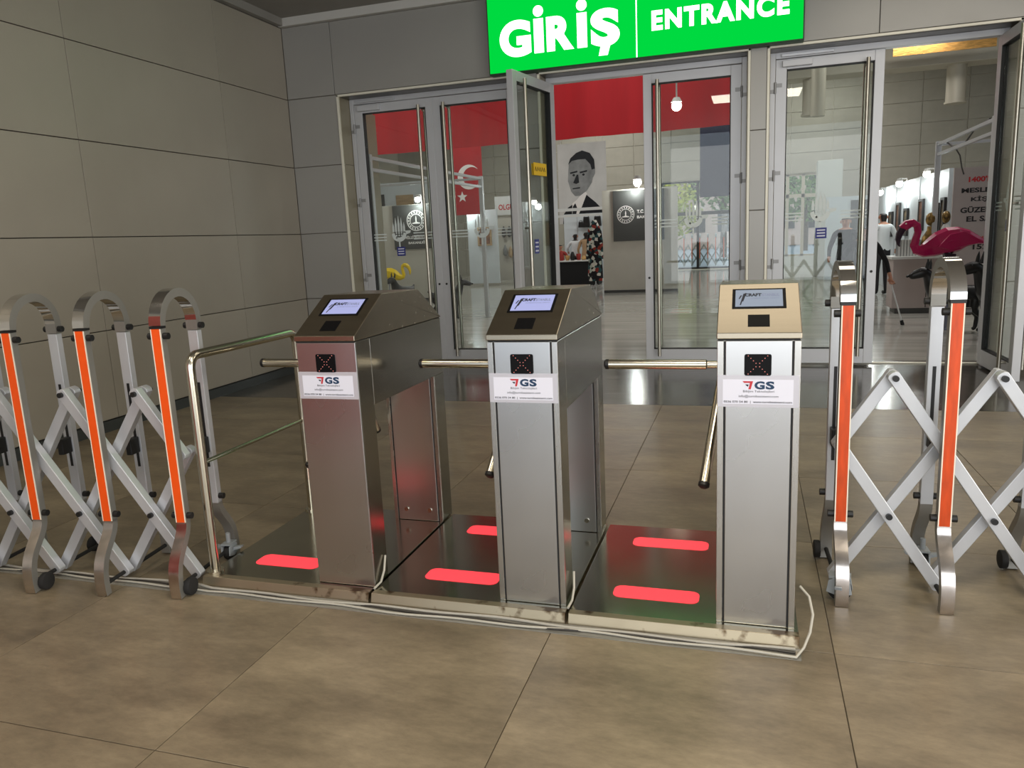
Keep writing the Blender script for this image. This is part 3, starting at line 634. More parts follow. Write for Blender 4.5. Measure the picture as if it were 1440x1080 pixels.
# booth walls with the charcoal emblem boards
def emblem_ring(parent, cx, y, cz, r):
    m = MB(); m.prism(arc(cx, cz, r, 0, 360, 32)+arc(cx, cz, r*.93, 360, 0, 32), 'y', y-.003, y)
    m.prism(arc(cx, cz, r*.66, 0, 360, 32)+arc(cx, cz, r*.60, 360, 0, 32), 'y', y-.003, y)
    for k_ in range(18):
        a = R(k_*20); m.box(cx+r*.8*math.cos(a)-r*.05, cx+r*.8*math.cos(a)+r*.05, y-.003, y, cz+r*.8*math.sin(a)-r*.08, cz+r*.8*math.sin(a)+r*.08)
    m.prism([(cx-r*.42, cz-r*.30), (cx+r*.42, cz-r*.30), (cx+r*.42, cz-r*.22), (cx+r*.06, cz-r*.12), (cx+r*.07, cz+r*.2), (cx, cz+r*.48), (cx-r*.07, cz+r*.2), (cx-r*.06, cz-r*.12), (cx-r*.42, cz-r*.22)], 'y', y-.003, y)
    return m
b1 = thing('booth_wall', 'cream exhibition booth wall carrying the charcoal T.C. board', 'partition', (-2.4, 18, 0))
MB().box(-.86, .86, 0, .08, .06, 2.36).obj('panel', 'booth_cream', b1); MB().box(-.86, .86, .01, .07, 0, .06).obj('plinth', 'charcoal', b1)
e1 = thing('emblem_board', 'charcoal board with white round emblem and letters T.C. behind the doors', 'sign', (-2.42, 17.99, 1.19))
MB().box(-.58, .58, -.03, 0, 0, 1.14).obj('board', 'charcoal', e1)
emblem_ring(e1, -.29, -.031, .60, .20).obj('emblem', 'white_print', e1)
m = MB(); m.text('T.C.', (-.03, -.031, .62), X3, Z3, .16, .075, .03); m.text('BAKANLIĞI', (-.03, -.031, .50), X3, Z3, .52, .085, .03); m.obj('lettering', 'white_print', e1, recalc=False)
b2 = thing('booth_wall', 'cream booth wall behind the first glass door under the bird statue', 'partition', (-7.6, 17, 0))
MB().box(-.80, .80, 0, .08, .06, 2.27).obj('panel', 'booth_cream', b2); MB().box(-.8, .8, .01, .07, 0, .06).obj('plinth', 'charcoal', b2)
e2 = thing('emblem_board', 'charcoal board with white round emblem seen through the first glass door', 'sign', (-7.55, 16.99, 1.23))
MB().box(-.57, .57, -.03, 0, 0, 1.03).obj('board', 'charcoal', e2)
emblem_ring(e2, .03, -.031, .66, .24).obj('emblem', 'white_print', e2)
m = MB(); m.text('MİLLÎ EĞİTİM', (-.30, -.031, .24), X3, Z3, .6, .085, .03); m.text('BAKANLIĞI', (-.2, -.031, .12), X3, Z3, .45, .075, .03); m.obj('lettering', 'white_print', e2, recalc=False)
b3 = thing('booth_wall', 'bright white booth wall with a wood square above the emblem board', 'partition', (-9.0, 20, 0))
MB().box(-1.0, 1.0, 0, .08, 0, 3.05).obj('panel', 'booth_cool', b3); MB().box(-.42, .10, -.03, 0, 2.35, 2.70).obj('wood_square', 'wood', b3); MB().box(-1.0, -.78, -.03, 0, 1.8, 2.75).obj('dark_strip', 'charcoal', b3)
b4 = thing('booth_wall', 'cool white booth panel with a framed picture through the second door', 'partition', (-7.62, 22, 0))
MB().box(-.47, .47, 0, .08, .08, 2.25).obj('panel', 'booth_cool', b4)
f_ = thing('framed_picture', 'small gilt framed picture hung on the cool white booth panel', 'picture', (-7.55, 21.99, 1.20))
for q in ((-.22, .22, 0, .05), (-.22, .22, .5, .55), (-.22, -.17, .05, .5), (.17, .22, .05, .5)): MB().box(q[0], q[1], -.04, 0, q[2], q[3]).obj('frame_bar', 'wood', f_)
MB().box(-.17, .17, -.02, 0, .05, .5).obj('canvas', 'canvas_warm', f_)
b5 = thing('booth_wall', 'cream booth wall under the OLGUN board with hanging goods', 'partition', (-7.05, 23, 0))
MB().box(-.45, .45, 0, .08, .1, 2.08).obj('panel', 'booth_cream', b5)
o_ = thing('name_board', 'white board lettered OLGUN in red at the top of a booth', 'sign', (-7.05, 22.98, 2.1))
MB().box(-.45, .45, -.04, 0, 0, .56).obj('board', 'booth_white', o_); m = MB(); m.text('OLGUN', (-.33, -.041, .15), X3, Z3, .62, .17, .03); m.obj('lettering', 'board_red', o_, recalc=False)
for x, z, mt, lab in ((-7.24, 1.42, 'charcoal', 'dark pouch hung high beside the cool white panel'), (-7.06, 1.42, 'charcoal', 'dark pouch hung high right below the OLGUN board'), (-7.22, .85, 'print_grey', 'grey pouch hung low beside the cool white panel'), (-7.05, .80, 'wood', 'tan pouch hung low under the OLGUN board')):
    b = MB().tube([(0, 0, 0), (0, 0, .06), (0, 0, .2), (0, 0, .30), (0, 0, .34)], [.03, .07, .06, .03, .012], 10)
    tag(b.obj('hanging_bag', mt, smooth=40, loc=(x, 22.92, z)), lab, 'bag', 'pouches on the OLGUN booth wall')

# booth truss frames
def truss(label, x, y0, y1, x2, zt=2.45):
    t = thing('booth_frame', label, 'booth frame', (x, y1, 0))
    MB().box(-.035, .035, -.035, .035, 0, zt).obj('post', 'aluminium', t, bevel=.004)
    for z in (zt-.04, zt-.18): MB().box(-.022, .022, y0-y1, -.04, z-.02, z+.02).obj('beam', 'aluminium', t, bevel=.003)
    MB().box(*sorted((.04 if x2 > x else -.04, x2-x)), -.022, .022, zt-.06, zt-.02).obj('beam', 'aluminium', t, bevel=.003)
    MB().box(-.03, .03, y0-y1-.03, y0-y1+.03, 0, zt).obj('post', 'aluminium', t, bevel=.004)
    return t
truss('aluminium booth frame behind the second glass door', -4.45, 8.75, 12.9, -6.4)
truss('aluminium booth frame with dangling cable in the open doorway', 2.60, 10.0, 12.7, 4.6)
tag(MB().tube([(2.62, 12.3, 2.40), (2.66, 12.0, 2.28), (2.64, 11.4, 2.30), (2.62, 10.9, 2.42), (2.62, 10.3, 2.45)], .012, 8).obj('cable', 'cable_dark', smooth=60), 'black cable draped along the booth frame in the open doorway', 'cable')
tag(MB().tube([(2.64, 11.9, 2.28), (2.70, 11.9, 2.18), (2.73, 11.9, 2.02), (2.76, 11.9, 1.93)], .009, 8).obj('cable', 'cable_dark', smooth=60), 'loose cable end hanging above the lettered board', 'cable')
struct(MB().box(-4.93, -4.62, 9.05, 9.35, 0, 3.0).obj('column_inside', 'reveal_panel', bevel=.004), 'beige column just inside the first glass door')

# craft stall in the middle: table, goods, visitors, robe
t = thing('display_table', 'black-clothed display table seen through the open middle doorway', 'table', (-4.55, 21.4, 0))
MB().box(-.58, .58, -.3, .3, .0, .66).obj('cloth', 'cloth_black', t, bevel=.02); MB().box(-.60, .60, -.32, .32, .66, .69).obj('table_top', 'booth_white', t)
nm = ('dark red jar', 'gilt bowl', 'black jar', 'small gilt box', 'dark red bowl', 'black bowl', 'gilt jar')
for i in range(7):
    x = -5.05+i*.16; h = (.28, .14, .24, .18, .12, .15, .2)[i]
    b = MB().tube([(0, 0, 0), (0, 0, h*.35), (0, 0, h*.8), (0, 0, h)], [.05, .075, .05, .03] if i % 2 == 0 else [.04, .06, .07, .06], 10)
    tag(b.obj('craft_pot', ('goods_red', 'goods_gold', 'black_plastic')[i % 3], smooth=40, loc=(x, 21.3+.06*(i % 2), .69)), nm[i]+' standing on the black-clothed display table', 'pot', 'pots on the black table')
b6 = thing('booth_frame', 'white stall frame with bags on its back wall under the portrait', 'booth frame', (-4.5, 22.6, 0))
MB().box(-.75, .75, .0, .06, 0, 2.0).obj('back_wall', 'booth_cool', b6); MB().box(-.8, .8, -.9, -.84, 2.06, 2.14).obj('beam', 'booth_white', b6); MB().box(-.8, .8, -.9, -.84, 1.90, 1.96).obj('beam', 'booth_white', b6)
for x in (-.78, .78): MB().box(x-.03, x+.03, -.9, -.84, 0, 2.1).obj('post', 'booth_white', b6)
for x in (-.35, .0, .3): MB().box(x-.008, x+.008, -.01, 0, 0, 2.0).obj('seam', 'aluminium', b6)
for i, (x, z, w_, h, lab) in enumerate(((-4.72, 1.60, .14, .16, 'black handbag hung left on the white stall wall'), (-4.55, 1.60, .20, .30, 'larger black handbag in the middle of the white stall wall'), (-4.22, 1.62, .22, .28, 'black handbag hung nearest the patchwork robe'))):
    hb = thing('handbag', lab, 'bag', (x, 22.5, z), 0, 'handbags on the stall wall')
    MB().prism([(-w_/2, 0), (w_/2, 0), (w_/2*.8, h), (-w_/2*.8, h)], 'y', -.05, .05).obj('body', 'black_plastic', hb, bevel=.01)
    MB().tube([(x_, 0, z_) for x_, z_ in arc(0, h, w_*.3, 0, 180, 8)], .008, 6).obj('strap', 'black_plastic', hb, smooth=60)
rb = thing('robe_stand', 'patchwork robe on a stand beside the black table', 'robe', (-3.76, 19.6, 0))
MB().tube([(0, 0, .2), (0, 0, .5), (0, 0, .95), (0, 0, 1.3), (0, 0, 1.5), (0, 0, 1.66), (0, 0, 1.74)], [.20, .19, .16, .16, .16, .09, .05], 14, flat=.6).obj('robe', 'patchwork', rb, smooth=60)
for s_ in (-1, 1): MB().tube([(s_*.10, 0, 1.52), (s_*.14, 0, 1.2), (s_*.16, 0, .75)], [.07, .07, .08], 10).obj('sleeve', 'patchwork', rb, smooth=60)
MB().rod((0, 0, .1), 'z', .2, .015).obj('pole', 'aluminium', rb)
for a in (0, 120, 240): MB().tube([(0, 0, .12), (.2*math.cos(R(a)), .2*math.sin(R(a)), .012)], .01, 8).obj('leg', 'aluminium', rb)

# ---------------------------------------------------------------- figures grown with a skin
def skin_mesh(name, verts, edges, radii, root=0, sub=2):
    me = bpy.data.meshes.new(name); me.from_pydata(verts, edges, []); o = bpy.data.objects.new(name, me); col.objects.link(o)
    o.modifiers.new('skin', 'SKIN'); sk = me.skin_vertices[0].data
    for i, r in enumerate(radii): sk[i].radius = r if isinstance(r, tuple) else (r, r); sk[i].use_root = (i == root)
    s_ = o.modifiers.new('sub', 'SUBSURF'); s_.levels = sub; s_.render_levels = sub
    dg = bpy.context.evaluated_depsgraph_get(); dg.update()
    res = bpy.data.meshes.new_from_object(o.evaluated_get(dg)); bpy.data.objects.remove(o); bpy.data.meshes.remove(me)
    res.shade_smooth(); return res
def chain(V, E, Rr, start, pts, rs):
    p = start
    for q, r in zip(pts, rs): V.append(q); Rr.append(r); E.append((p, len(V)-1)); p = len(V)-1
    return p
def person(label, loc, rz, h, top, bottom, hands, lean=0., group='people in the hall', skirt=False, fingers=False, hairlen=.0):
    k_ = h/1.75; S = lambda x, y, z: (x*k_, (y-lean*max(0, z-.95))*k_, z*k_)
    V = [S(0, 0, .95)]; E = []; Rr = [(.15*k_, .11*k_)]
    p = chain(V, E, Rr, 0, [S(0, 0, 1.12), S(0, 0, 1.32), S(0, 0, 1.44)], [(.14*k_, .10*k_), (.16*k_, .11*k_), (.10*k_, .09*k_)])
    chain(V, E, Rr, p, [S(0, 0, 1.50), S(0, -.01, 1.56), S(0, -.02, 1.64), S(0, -.01, 1.70)], [.052*k_, .07*k_, .09*k_, .075*k_])
    for i, s in enumerate((-1, 1)):
        hx, hy, hz = hands[i]
        el = ((s*.21*k_+hx)/2+s*.05*k_, (0+hy)/2+.05*k_, (1.38*k_+hz)/2)
        q = chain(V, E, Rr, p, [S(s*.19, 0, 1.40), el, (hx+(el[0]-hx)*.12, hy+(el[1]-hy)*.12, hz+(el[2]-hz)*.12), (hx, hy, hz)], [.062*k_, .046*k_, .030*k_, (.036*k_, .022*k_)])
        if fingers:
            d = (Vector((hx, hy, hz))-Vector(el)).normalized(); b0 = Vector((hx, hy, hz))
            for f in range(4):
                o = Vector(((f-1.5)*.019, 0, 0)); chain(V, E, Rr, q, [tuple(b0+o+d*.04), tuple(b0+o+d*.065+Vector((0, -.015, 0))), tuple(b0+o+d*(.08-.008*abs(f-1.5))+Vector((0, -.035, .005)))], [.009]*3)
            chain(V, E, Rr, q, [tuple(b0+Vector((-.035*s, -.01, 0))+d*.01), tuple(b0+Vector((-.045*s, -.025, 0))+d*.035)], [.010, .009])
        chain(V, E, Rr, 0, [(s*.095*k_, 0, .88*k_), (s*.10*k_, -.01, .50*k_), (s*.105*k_, .02, .10*k_), (s*.105*k_, .01, .045*k_), (s*.11*k_, -.13*k_, .035*k_)], [.095*k_, .062*k_, .045*k_, .045*k_, (.042*k_, .03*k_)])
    me = skin_mesh('person', V, E, Rr)
    for m_ in (top, bottom, 'skin', 'hair', 'black_plastic'): me.materials.append(MAT[m_])
    hv = [Vector(x) for x in hands]
    for f in me.polygons:
        c = f.center; z = c.z/k_
        head = Vector((c.x, c.y+lean*max(0, z-.95)*k_, 0)).length < .13*k_ and z > 1.47
        f.material_index = 0 if z > .93 else 1
        if head: f.material_index = 3 if (z > 1.66 or (z > 1.52-hairlen and (c.y/k_+lean*max(0, z-.95)) > .02)) else 2
        elif min((c-x).length for x in hv) < .12*k_: f.material_index = 2
        elif z < .09: f.material_index = 4
        elif z > .55 and abs(c.x) > .2*k_ : f.material_index = 0
    o = bpy.data.objects.new('person', me); col.objects.link(o); o.location = loc; o.rotation_euler = (0, 0, rz)
    # face
    fy = lambda z: -lean*max(0, z-.95)
    for s in (-1, 1): MB().ball((s*.032*k_, (-.098+fy(1.63))*k_, 1.635*k_), .010*k_, 8, 6).obj('eye', 'hair', o, smooth=60)
    m = MB().tube([(0, (-.095+fy(1.62))*k_, 1.63*k_), (0, (-.125+fy(1.58))*k_, 1.585*k_), (0, (-.10+fy(1.57))*k_, 1.575*k_)], [.008*k_, .015*k_, .010*k_], 8); m.obj('nose', 'skin', o, smooth=60)
    MB().box(-.024*k_, .024*k_, (-.098+fy(1.54))*k_, (-.085+fy(1.54))*k_, 1.540*k_, 1.548*k_).obj('mouth', 'red_small', o)
    for s in (-1, 1): MB().ball((s*.092*k_, (-.015+fy(1.62))*k_, 1.615*k_), (.012*k_, .02*k_, .032*k_), 8, 6).obj('ear', 'skin', o, smooth=60)
    return tag(o, label, 'person', group)
person('person in a white shirt and black trousers, back turned, beyond the open doorway', (2.42, 16, 0), R(200), 1.56, 'shirt_white', 'trouser', [(-.27, -.02, .75), (.27, -.02, .75)])
person('person in a black suit standing behind the glass right of the pillar', (1.55, 14, 0), R(-20), 1.50, 'cloth_black', 'cloth_black', [(-.24, -.06, .72), (.24, -.06, .72)])
pa = person('person in dark clothes reaching down with a white stick behind the door stile', (1.48, 11.35, 0), R(0), 1.34, 'cloth_black', 'cloth_black', [(-.26, -.02, .75), (.345, -.08, .60)], lean=.2, fingers=True)
tag(MB().tube([(1.832, 11.28, .56), (1.84, 11.27, .50), (1.955, 11.12, .05)], .010, 8).obj('stick', 'booth_white', smooth=60), 'thin white stick with dark tip held down to the hall floor', 'stick')
tag(MB().tube([(1.952, 11.12, .06), (1.962, 11.11, .012), (1.975, 11.10, .012)], .022, 10).obj('stick_tip', 'rubber', smooth=60), 'dark rubber tip at the floor end of the white stick', 'stick tip')
person('person with dark hair and white top at the craft stall, nearest the handbags', (-4.86, 22.32, 0), R(175), 1.46, 'shirt_white', 'trouser', [(-.24, -.10, .85), (.24, -.10, .85)], hairlen=.1)
person('person in a long tan coat at the craft stall beside the robe', (-4.46, 21.92, 0), R(165), 1.50, 'cloth_tan', 'cloth_tan', [(-.24, -.05, .75), (.24, -.05, .75)], hairlen=.15)
person('person seated low behind the pots, at the far end of the black table', (-5.24, 21.95, -.28), R(0), 1.45, 'goods_red', 'cloth_black', [(-.22, -.15, .85), (.22, -.15, .85)], hairlen=.1)

def dog(label, loc, rz, sc=1., collar=True):
    V = [(0.30, 0, .60)]; E = []; Rr = [.115]
    p = chain(V, E, Rr, 0, [(.12, 0, .58), (-.06, 0, .57), (-.20, 0, .60), (-.27, 0, .66)], [.105, .125, .148, .125])
    chain(V, E, Rr, p, [(-.31, 0, .76), (-.35, 0, .86), (-.42, 0, .875), (-.50, 0, .84), (-.60, 0, .81)], [.088, .082, .090, .066, .050])
    for s in (-1, 1):
        chain(V, E, Rr, 3, [(-.215, s*.075, .46), (-.195, s*.08, .30), (-.205, s*.08, .17), (-.205, s*.08, .04), (-.245, s*.08, .025)], [.066, .044, .033, .030, .032])
        chain(V, E, Rr, 0, [(.30, s*.08, .46), (.24, s*.085, .34), (.37, s*.085, .22), (.35, s*.085, .04), (.305, s*.085, .025)], [.092, .058, .034, .030, .032])
    chain(V, E, Rr, 0, [(.40, 0, .64), (.47, 0, .70)], [.035, .018])
    me = skin_mesh('dog_statue', V, E, Rr, 0); me.materials.append(MAT['statue_black'])
    o = bpy.data.objects.new('dog_statue', me); col.objects.link(o); o.location = loc; o.rotation_euler = (0, 0, rz); o.scale = (sc,)*3
    for s in (-1, 1): MB().tube([(-.34, s*.045, .92), (-.33, s*.055, 1.0), (-.325, s*.05, 1.06)], [.032, .022, .004], 8, flat=.6).obj('ear', 'statue_black', o, smooth=60)
    for s in (-1, 1): MB().ball((-.455, s*.060, .90), .012, 8, 6).obj('eye', 'black_gloss', o, smooth=60)
    MB().ball((-.612, 0, .822), .020, 8, 6).obj('nose', 'black_gloss', o, smooth=60)
    return tag(o, label, 'dog statue', 'black dog sculptures')
dog('black standing dog sculpture farther left, muzzle pointing at the door stile', (2.36, 10.35, 0), R(6), .84)
dog('black standing dog sculpture beside the swung-open door, with raised ears', (2.80, 9.92, 0), R(14), .92)
dog('black dog sculpture seen through the second glass door', (-5.08, 12.6, 0), R(205), .74)
dog('black dog sculpture facing the camera below the yellow bird statue', (-6.55, 13.9, 0), R(75), .78)

def bird(name, label, cat, loc, rz, sc, m1, m2, mleg):
    t = thing(name, label, cat, loc, rz); t.scale = (sc,)*3
    P = [(-.02, 1.312), (.074-.062, 1.30), (-.05, 1.30)]
    path = [(-.49, 1.256), (-.43, 1.304), (-.365, 1.323), (-.315, 1.29), (-.303, 1.213), (-.323, 1.119), (-.335, 1.05), (-.309, .997), (-.237, .985), (-.16, 1.01), (-.069, 1.056), (.038, 1.09), (.145, 1.105), (.252, 1.11), (.36, 1.085), (.452, 1.055)]
    rad = [.05, .062, .052, .046, .044, .046, .052, .062, .085, .115, .15, .168, .155, .105, .05, .018]
    MB().tube([(a, 0, b) for a, b in path], rad, 7, flat=.85).obj('body', m1, t)
    MB().tube([(-.48, 0, 1.26), (-.51, 0, 1.19), (-.522, 0, 1.13), (-.515, 0, 1.07), (-.50, 0, 1.04)], [.05, .042, .034, .02, .006], 7).obj('beak', m2, t)
    for s in (-1, 1):
        MB().prism([(-.10, 1.02), (.02, 1.17), (.18, 1.20), (.40, 1.06), (.20, 1.03), (.04, .98)], 'y', s*.125-.012, s*.125+.012).obj('wing', m1, t, bevel=.008)
        MB().tube([(.06+s*.02, s*.04, .96), (.09+s*.02, s*.05, .52), (.05+s*.02, s*.05, .02)], .014, 8).obj('leg', mleg, t, smooth=60)
        MB().prism([(-.06, 0), (.10, 0), (.10, .02), (-.06, .012)], 'y', s*.05-.025, s*.05+.025).obj('foot', mleg, t)
    MB().prism([(-.02, .95), (.12, .93), (.10, .84), (.02, .84)], 'y', -.07, .07).obj('thigh', m2 if m1 == 'flamingo' else m1, t, bevel=.01)
    for s in (-1, 1): MB().ball((-.45, s*.052, 1.318), .010, 8, 6).obj('eye', 'white_print', t, smooth=60)
    return t
bird('flamingo_statue', 'glossy magenta faceted flamingo statue above the worn orange barrier', 'statue', (2.30, 10.6, 0), 0, 1., 'flamingo', 'flamingo_dark', 'statue_leg')
bird('bird_statue', 'yellow bird statue behind the first glass door', 'statue', (-6.80, 14.0, 0), R(185), .72, 'yellow_statue', 'yellow_statue', 'statue_leg')

# right booth
rb_ = thing('booth_wall', 'bright white booth side wall hung with paintings beyond the open doorway', 'partition', (2.80, 12.9, 0))
MB().box(0, .06, 0, 7.4, 0, 2.08).obj('panel', 'booth_cool', rb_)
for q in range(6): MB().box(-.012, 0, .9+q*1.1, .93+q*1.1, 0, 2.08).obj('seam', 'aluminium', rb_)
bw = thing('booth_wall', 'white booth back wall with a dark door panel behind the person in white', 'partition', (2.3, 20.4, 0))
MB().box(-.5, .55, 0, .06, 0, 2.0).obj('panel', 'booth_cool', bw); MB().box(.05, .45, -.02, 0, .3, 1.9).obj('dark_panel', 'charcoal', bw)
for i, (y, z, w_, h, mt, lab) in enumerate(((13.05, 1.05, .26, .62, 'canvas', 'tall dark framed painting nearest the lettered board'), (13.45, 1.10, .24, .50, 'canvas', 'dark framed painting right behind the booth frame post'), (14.6, 1.18, .36, .52, 'canvas_warm', 'brown painting above the mosaic figure'), (15.9, 1.08, .36, .50, 'canvas', 'dark painting above the flamingo neck'), (16.7, 1.08, .36, .62, 'canvas_warm', 'tan narrow painting between two dark paintings'), (17.5, 1.05, .40, .50, 'canvas', 'dark painting closest to the person in white'))):
    pt = thing('framed_painting', lab, 'painting', (2.795, y, z), 0, 'paintings on the white booth wall')
    for q in ((-w_/2, w_/2, 0, .04), (-w_/2, w_/2, h-.04, h), (-w_/2, -w_/2+.04, .04, h-.04), (w_/2-.04, w_/2, .04, h-.04)): MB().box(-.035, 0, q[0], q[1], q[2], q[3]).obj('frame_bar', 'frame_dark', pt)
    MB().box(-.02, 0, -w_/2+.04, w_/2-.04, .04, h-.04).obj('canvas', mt, pt)
def lamp(label, loc, r=.06, body=True, grp='booth spotlights', drop=.0, power=0):
    t = thing('spot_lamp', label, 'lamp', loc, 0, grp)
    MB().ball((0, 0, 0), r, 12, 8).obj('bulb', 'lamp_glow', t, smooth=60)
    MB().tube([(0, 0, r*.7), (0, 0, r*1.6)], [r*1.1, r*.6], 12).obj('housing', 'lamp_body', t, smooth=40)
    if drop: MB().rod((0, 0, r*1.6+drop/2), 'z', drop, .012, 8).obj('stem', 'lamp_body', t)
    if not drop: MB().tube([(0, 0, r*1.5), (0, .20, r*1.5+.02), (0, .27, -.22)] if power > 13 and loc[0] < 0 or power < 13 else [(0, 0, r*1.5), (.12, 0, r*1.5), (.16, 0, -.05)], .014, 8).obj('bracket', 'lamp_body', t, smooth=60)
    if power:
        l = bpy.data.lights.new('spot_lamp_light', 'POINT'); l.energy = power; l.shadow_soft_size = r; l.color = (.92, 1, .98)
        lo = bpy.data.objects.new('spot_lamp_light', l); col.objects.link(lo); lo.parent = t; lo.location = (-.1, 0, -r*1.8)
lamp('spotlight on the booth wall next to the frame post', (2.72, 14.0, 2.07), .055, power=14)
lamp('second spotlight along the painting wall', (2.66, 16.0, 2.03), .06, power=14)
lamp('spotlight above the person in white', (2.64, 18.0, 1.96), .06, power=14)
lamp('spotlight over the charcoal T.C. board', (-2.40, 17.75, 2.48), .09, power=16)
lamp('spotlight over the first charcoal emblem board', (-7.35, 16.75, 2.36), .07, power=12)
lamp('spotlight above the cool white panel behind the second door', (-7.95, 21.7, 2.36), .08, power=10)
for i, (x, y, z, lab) in enumerate(((-6.75, 12.5, 3.45, 'hanging lamp left of the red banner'), (-5.2, 13.0, 3.55, 'hanging lamp before the red banner, second door'), (1.75, 19.0, 5.05, 'bright hanging lamp seen high through the fifth door'), (1.5, 20.5, 4.95, 'lower of two hanging lamps through the fifth door'), (-1.05, 12.2, 3.2, 'hanging lamp before the red banner near the fourth door handle'))):
    lamp(lab, (x, y, z), .075, grp='hanging hall lamps', drop=6.9-z-.12)

ct = thing('display_counter', 'low cream display counter behind the flamingo statue', 'counter', (2.55, 12.75, 0))
MB().box(-.50, .40, -.25, .25, .08, .80).obj('body', 'board_pink', ct, bevel=.004); MB().box(-.53, .43, -.28, .28, .80, .84).obj('top', 'booth_white', ct, bevel=.004); MB().box(-.45, .35, -.22, .2, 0, .08).obj('plinth', 'charcoal', ct)
MB().box(-.055, -.045, -.253, -.249, .09, .79).obj('seam', 'gasket', ct)
ck = thing('slatted_box', 'white slatted box on the cream counter under the flamingo neck', 'box', (2.26, 12.7, .84))
for q in range(7): MB().box(-.14+q*.04, -.112+q*.04, -.11, -.10, 0, .24).obj('slat', 'booth_white', ck)
MB().box(-.14, .156, -.10, .10, 0, .235).obj('body', 'print_grey', ck)
mk = thing('mosaic_figure', 'gold and black mosaic figure on the cream counter behind the flamingo back', 'figurine', (2.56, 12.72, .84))
MB().tube([(0, 0, 0), (0, 0, .12), (0, 0, .26), (0, 0, .36), (0, 0, .42)], [.09, .13, .11, .05, .045], 12, flat=.7).obj('torso', 'gold_mask', mk, smooth=60)
MB().ball((0, 0, .52), (.075, .07, .10), 12, 8).obj('head', 'gold_mask', mk, smooth=60); MB().tube([(-.08, 0, .0), (-.085, 0, .015)], [.16, .15], 14).obj('base', 'print_dark', mk)
fg = thing('gold_bust', 'small gold bust near the lettered board', 'figurine', (2.74, 12.65, .84))
MB().tube([(0, 0, 0), (0, 0, .2), (0, 0, .38), (0, 0, .44)], [.05, .045, .06, .03], 12).obj('stand', 'booth_white', fg, smooth=60); MB().ball((0, 0, .54), (.06, .06, .09), 12, 8).obj('head', 'gold_mask', fg, smooth=60)
bd = thing('lettered_board', 'pinkish grey board lettered in red and black beside the open door', 'sign', (3.25, 12.1, .25))
MB().box(-.56, .9, 0, .04, 0, 1.78).obj('board', 'board_pink', bd)
m = MB(); rt = Vector((1, 0, 0))
for s_, x, z, w_, h, mi in (("1400'E YAKIN", -.38, 1.58, .62, .075, 0), ('MESLEKİ VE', -.46, 1.44, .66, .085, 1), ('KİŞİSEL', -.34, 1.31, .44, .085, 1), ('GÜZEL SANAT', -.46, 1.17, .76, .09, 1), ('EL SANATI', -.38, 1.05, .60, .075, 1), ("18'İ UZMAN", -.37, .79, .58, .075, 0), ('152.000', -.28, .67, .42, .075, 1), ('YIL', -.14, .44, .18, .07, 0)):
    MB().text(s_, (x, -.002, z), X3, Z3, w_, h, .035, 0, .001).obj('lettering', ('board_red', 'board_black')[mi], bd, recalc=False)

# hall services
struct(MB().box(1.71, 2.32, 22, 22.5, 0, 3.0).obj('column_hall', 'hall_column', bevel=.01), 'white square column in the exhibition hall')
du = thing('air_duct', 'pale overhead air duct with drop outlets across the far hall wall', 'duct', (3, 24, 5.35))
MB().box(-6, 8, -.4, .4, 0, .75).obj('main_duct', 'duct', du, bevel=.02)
for x in (-1.35, 2.25, 3.6): MB().rod((x, 0, -.45), 'z', .95, .24, 20).obj('outlet', 'duct', du, smooth=40); MB().rod((x, 0, -.95), 'z', .05, .27, 20).obj('outlet_ring', 'duct', du, smooth=40)
d2 = thing('air_duct', 'short pale drop duct high behind the fifth glass door', 'duct', (1.52, 20, 3.85))
MB().rod((0, 0, .6), 'z', 1.2, .16, 18).obj('pipe', 'duct', d2, smooth=40); MB().box(-.26, .26, -.25, .25, 1.2, 3.04).obj('box', 'duct', d2, bevel=.01)
tag(MB().box(-1.15, 1.15, -.02, .02, 0, .34).obj('foil_panel', 'gold_foil', loc=(4.6, 22.5, 5.45)), 'crinkled golden foil panel glinting at the top of the open doorway', 'panel')

# far barrier and trees outside
barrier((-3.3, 31.0, 0), 0, 10, .30, 'distant folding barrier outside the far window', strip='orange', simple=True, polished='satin_grey')
rnd = random.Random(3)
def tree(label, x, y, h, r, m):
    t = thing('tree', label, 'tree', (x, y, 0), 0, 'trees outside the far windows')
    tr = MB().tube([(0, 0, 0), (.05, 0, h*.35), (-.05, .05, h*.7)], [.18, .13, .06], 8)
    for a in range(5): tr.tube([(0, 0, h*(.35+.06*a)), (r*.6*math.cos(a*2.4), r*.6*math.sin(a*2.4), h*(.6+.07*a))], [.06, .015], 6)
    tr.obj('trunk', 'bark', t, smooth=60)
    c = MB()
    for q in range(900):
        v = Vector((rnd.gauss(0, 1), rnd.gauss(0, 1), rnd.gauss(0, 1))).normalized()*r*(rnd.random()**.4); v.z = v.z*.9+h*.68
        a = Vector((rnd.gauss(0, 1), rnd.gauss(0, 1), rnd.gauss(0, 1))).normalized(); b = a.orthogonal().normalized(); s = .10+.09*rnd.random()
        c.add([v-a*s, v+b*s*.5, v+a*s, v-b*s*.5], [(0, 1, 2, 3)])
    o = c.obj('crown', m, t, recalc=False); o['kind'] = 'stuff'
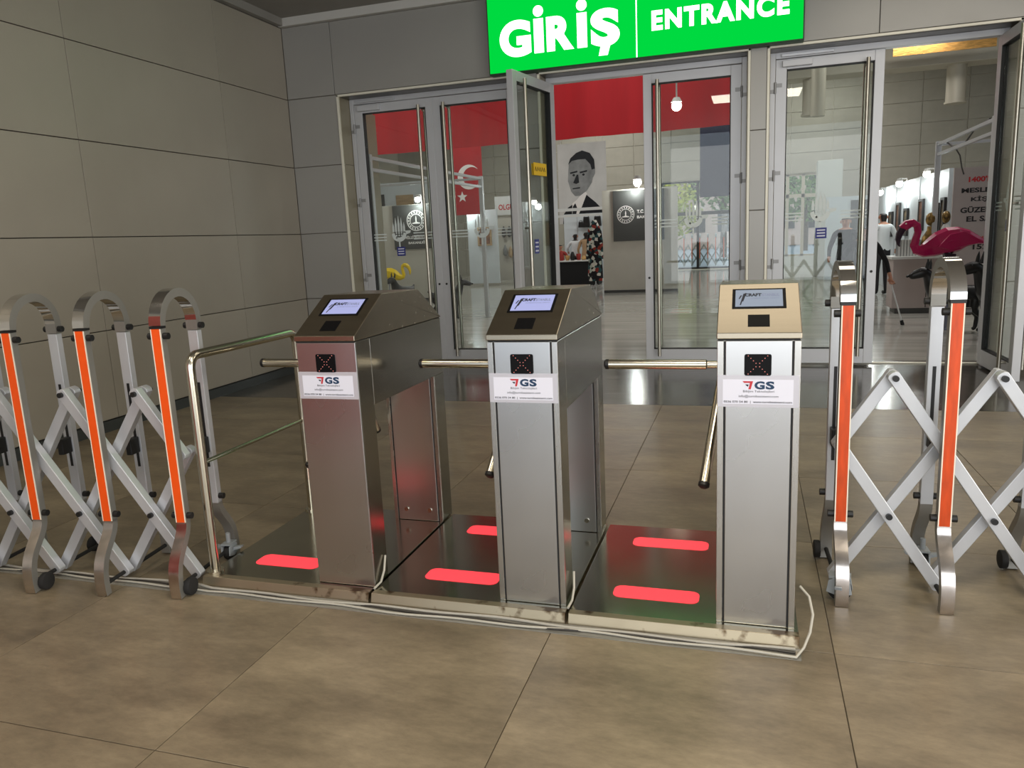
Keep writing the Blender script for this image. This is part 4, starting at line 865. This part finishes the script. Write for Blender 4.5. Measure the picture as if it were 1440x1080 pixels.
tree('pale yellow leafy tree outside the far window', -3.6, 36, 3.4, 1.6, 'leaf_yellow')
tree('green leafy tree in the middle of the far window view', -1.2, 40, 5.6, 1.9, 'leaf')
tree('greyish bare-looking tree left in the far window view', -5.0, 44.5, 6.4, 2.3, 'leaf_grey')
tree('small green tree outside the far doorway window', 3.0, 46, 4.6, 1.8, 'leaf')
fb = thing('building', 'pinkish building far outside beyond the trees', 'building', (1.5, 60, 0))
MB().box(-9, 9, 0, 6, 0, 9).obj('facade', 'facade', fb)
for i in range(8):
    for j in range(3): wq = MB().box(-7.9+i*2.1, -6.7+i*2.1, -.05, .05, 1.2+j*2.8, 2.6+j*2.8).obj('window', 'frame_dark', fb)

# unseen red stand, added to give the steel fronts their pink reflection
ru = thing('red_reflection_stand', 'unseen red stand added for its reflection in the first turnstile front', 'banner', (-2.8, .30, 0), R(-28))
MB().box(-.6, .6, -.01, .01, .08, 2.0).obj('sheet', 'reflection_red', ru); MB().box(-.62, .62, -.09, .09, 0, .08).obj('base', 'aluminium', ru, bevel=.01); MB().rod((0, -.03, 1.04), 'z', 1.95, .012).obj('pole', 'aluminium', ru)
# hanging cords
for nm_, pts in (('cord', [(-7.95, 21), (-7.3, 21), (-1.1, 21), (-.45, 21), (-5.6, 23.99), (-4.3, 23.99), (3.6, 22.5), (5.6, 22.5), (-6.5, 14), (-.6, 14)]),):
    tops = {21: 4.1, 23.99: 4.17, 22.5: 5.79, 14: 5.2}
    own = {(-7.95, 21): fl_, (-7.3, 21): fl_, (-5.6, 23.99): p_, (-4.3, 23.99): p_}
    for (x, y) in pts:
        z0 = 4.3 if (y == 21 and x > -2) else tops[y]
        par = own.get((x, y)) or [o for o in col.objects if (o.name.startswith('hanging_banner') and abs(o.location.y-y) < .1) or (o.name.startswith('foil_panel') and y == 22.5)][0]
        MB().rod((x-par.location.x, y-par.location.y, (z0-.02+6.9)/2-par.location.z), 'z', 6.9-z0+.02, .008, 6).obj(nm_, 'lamp_body', par)
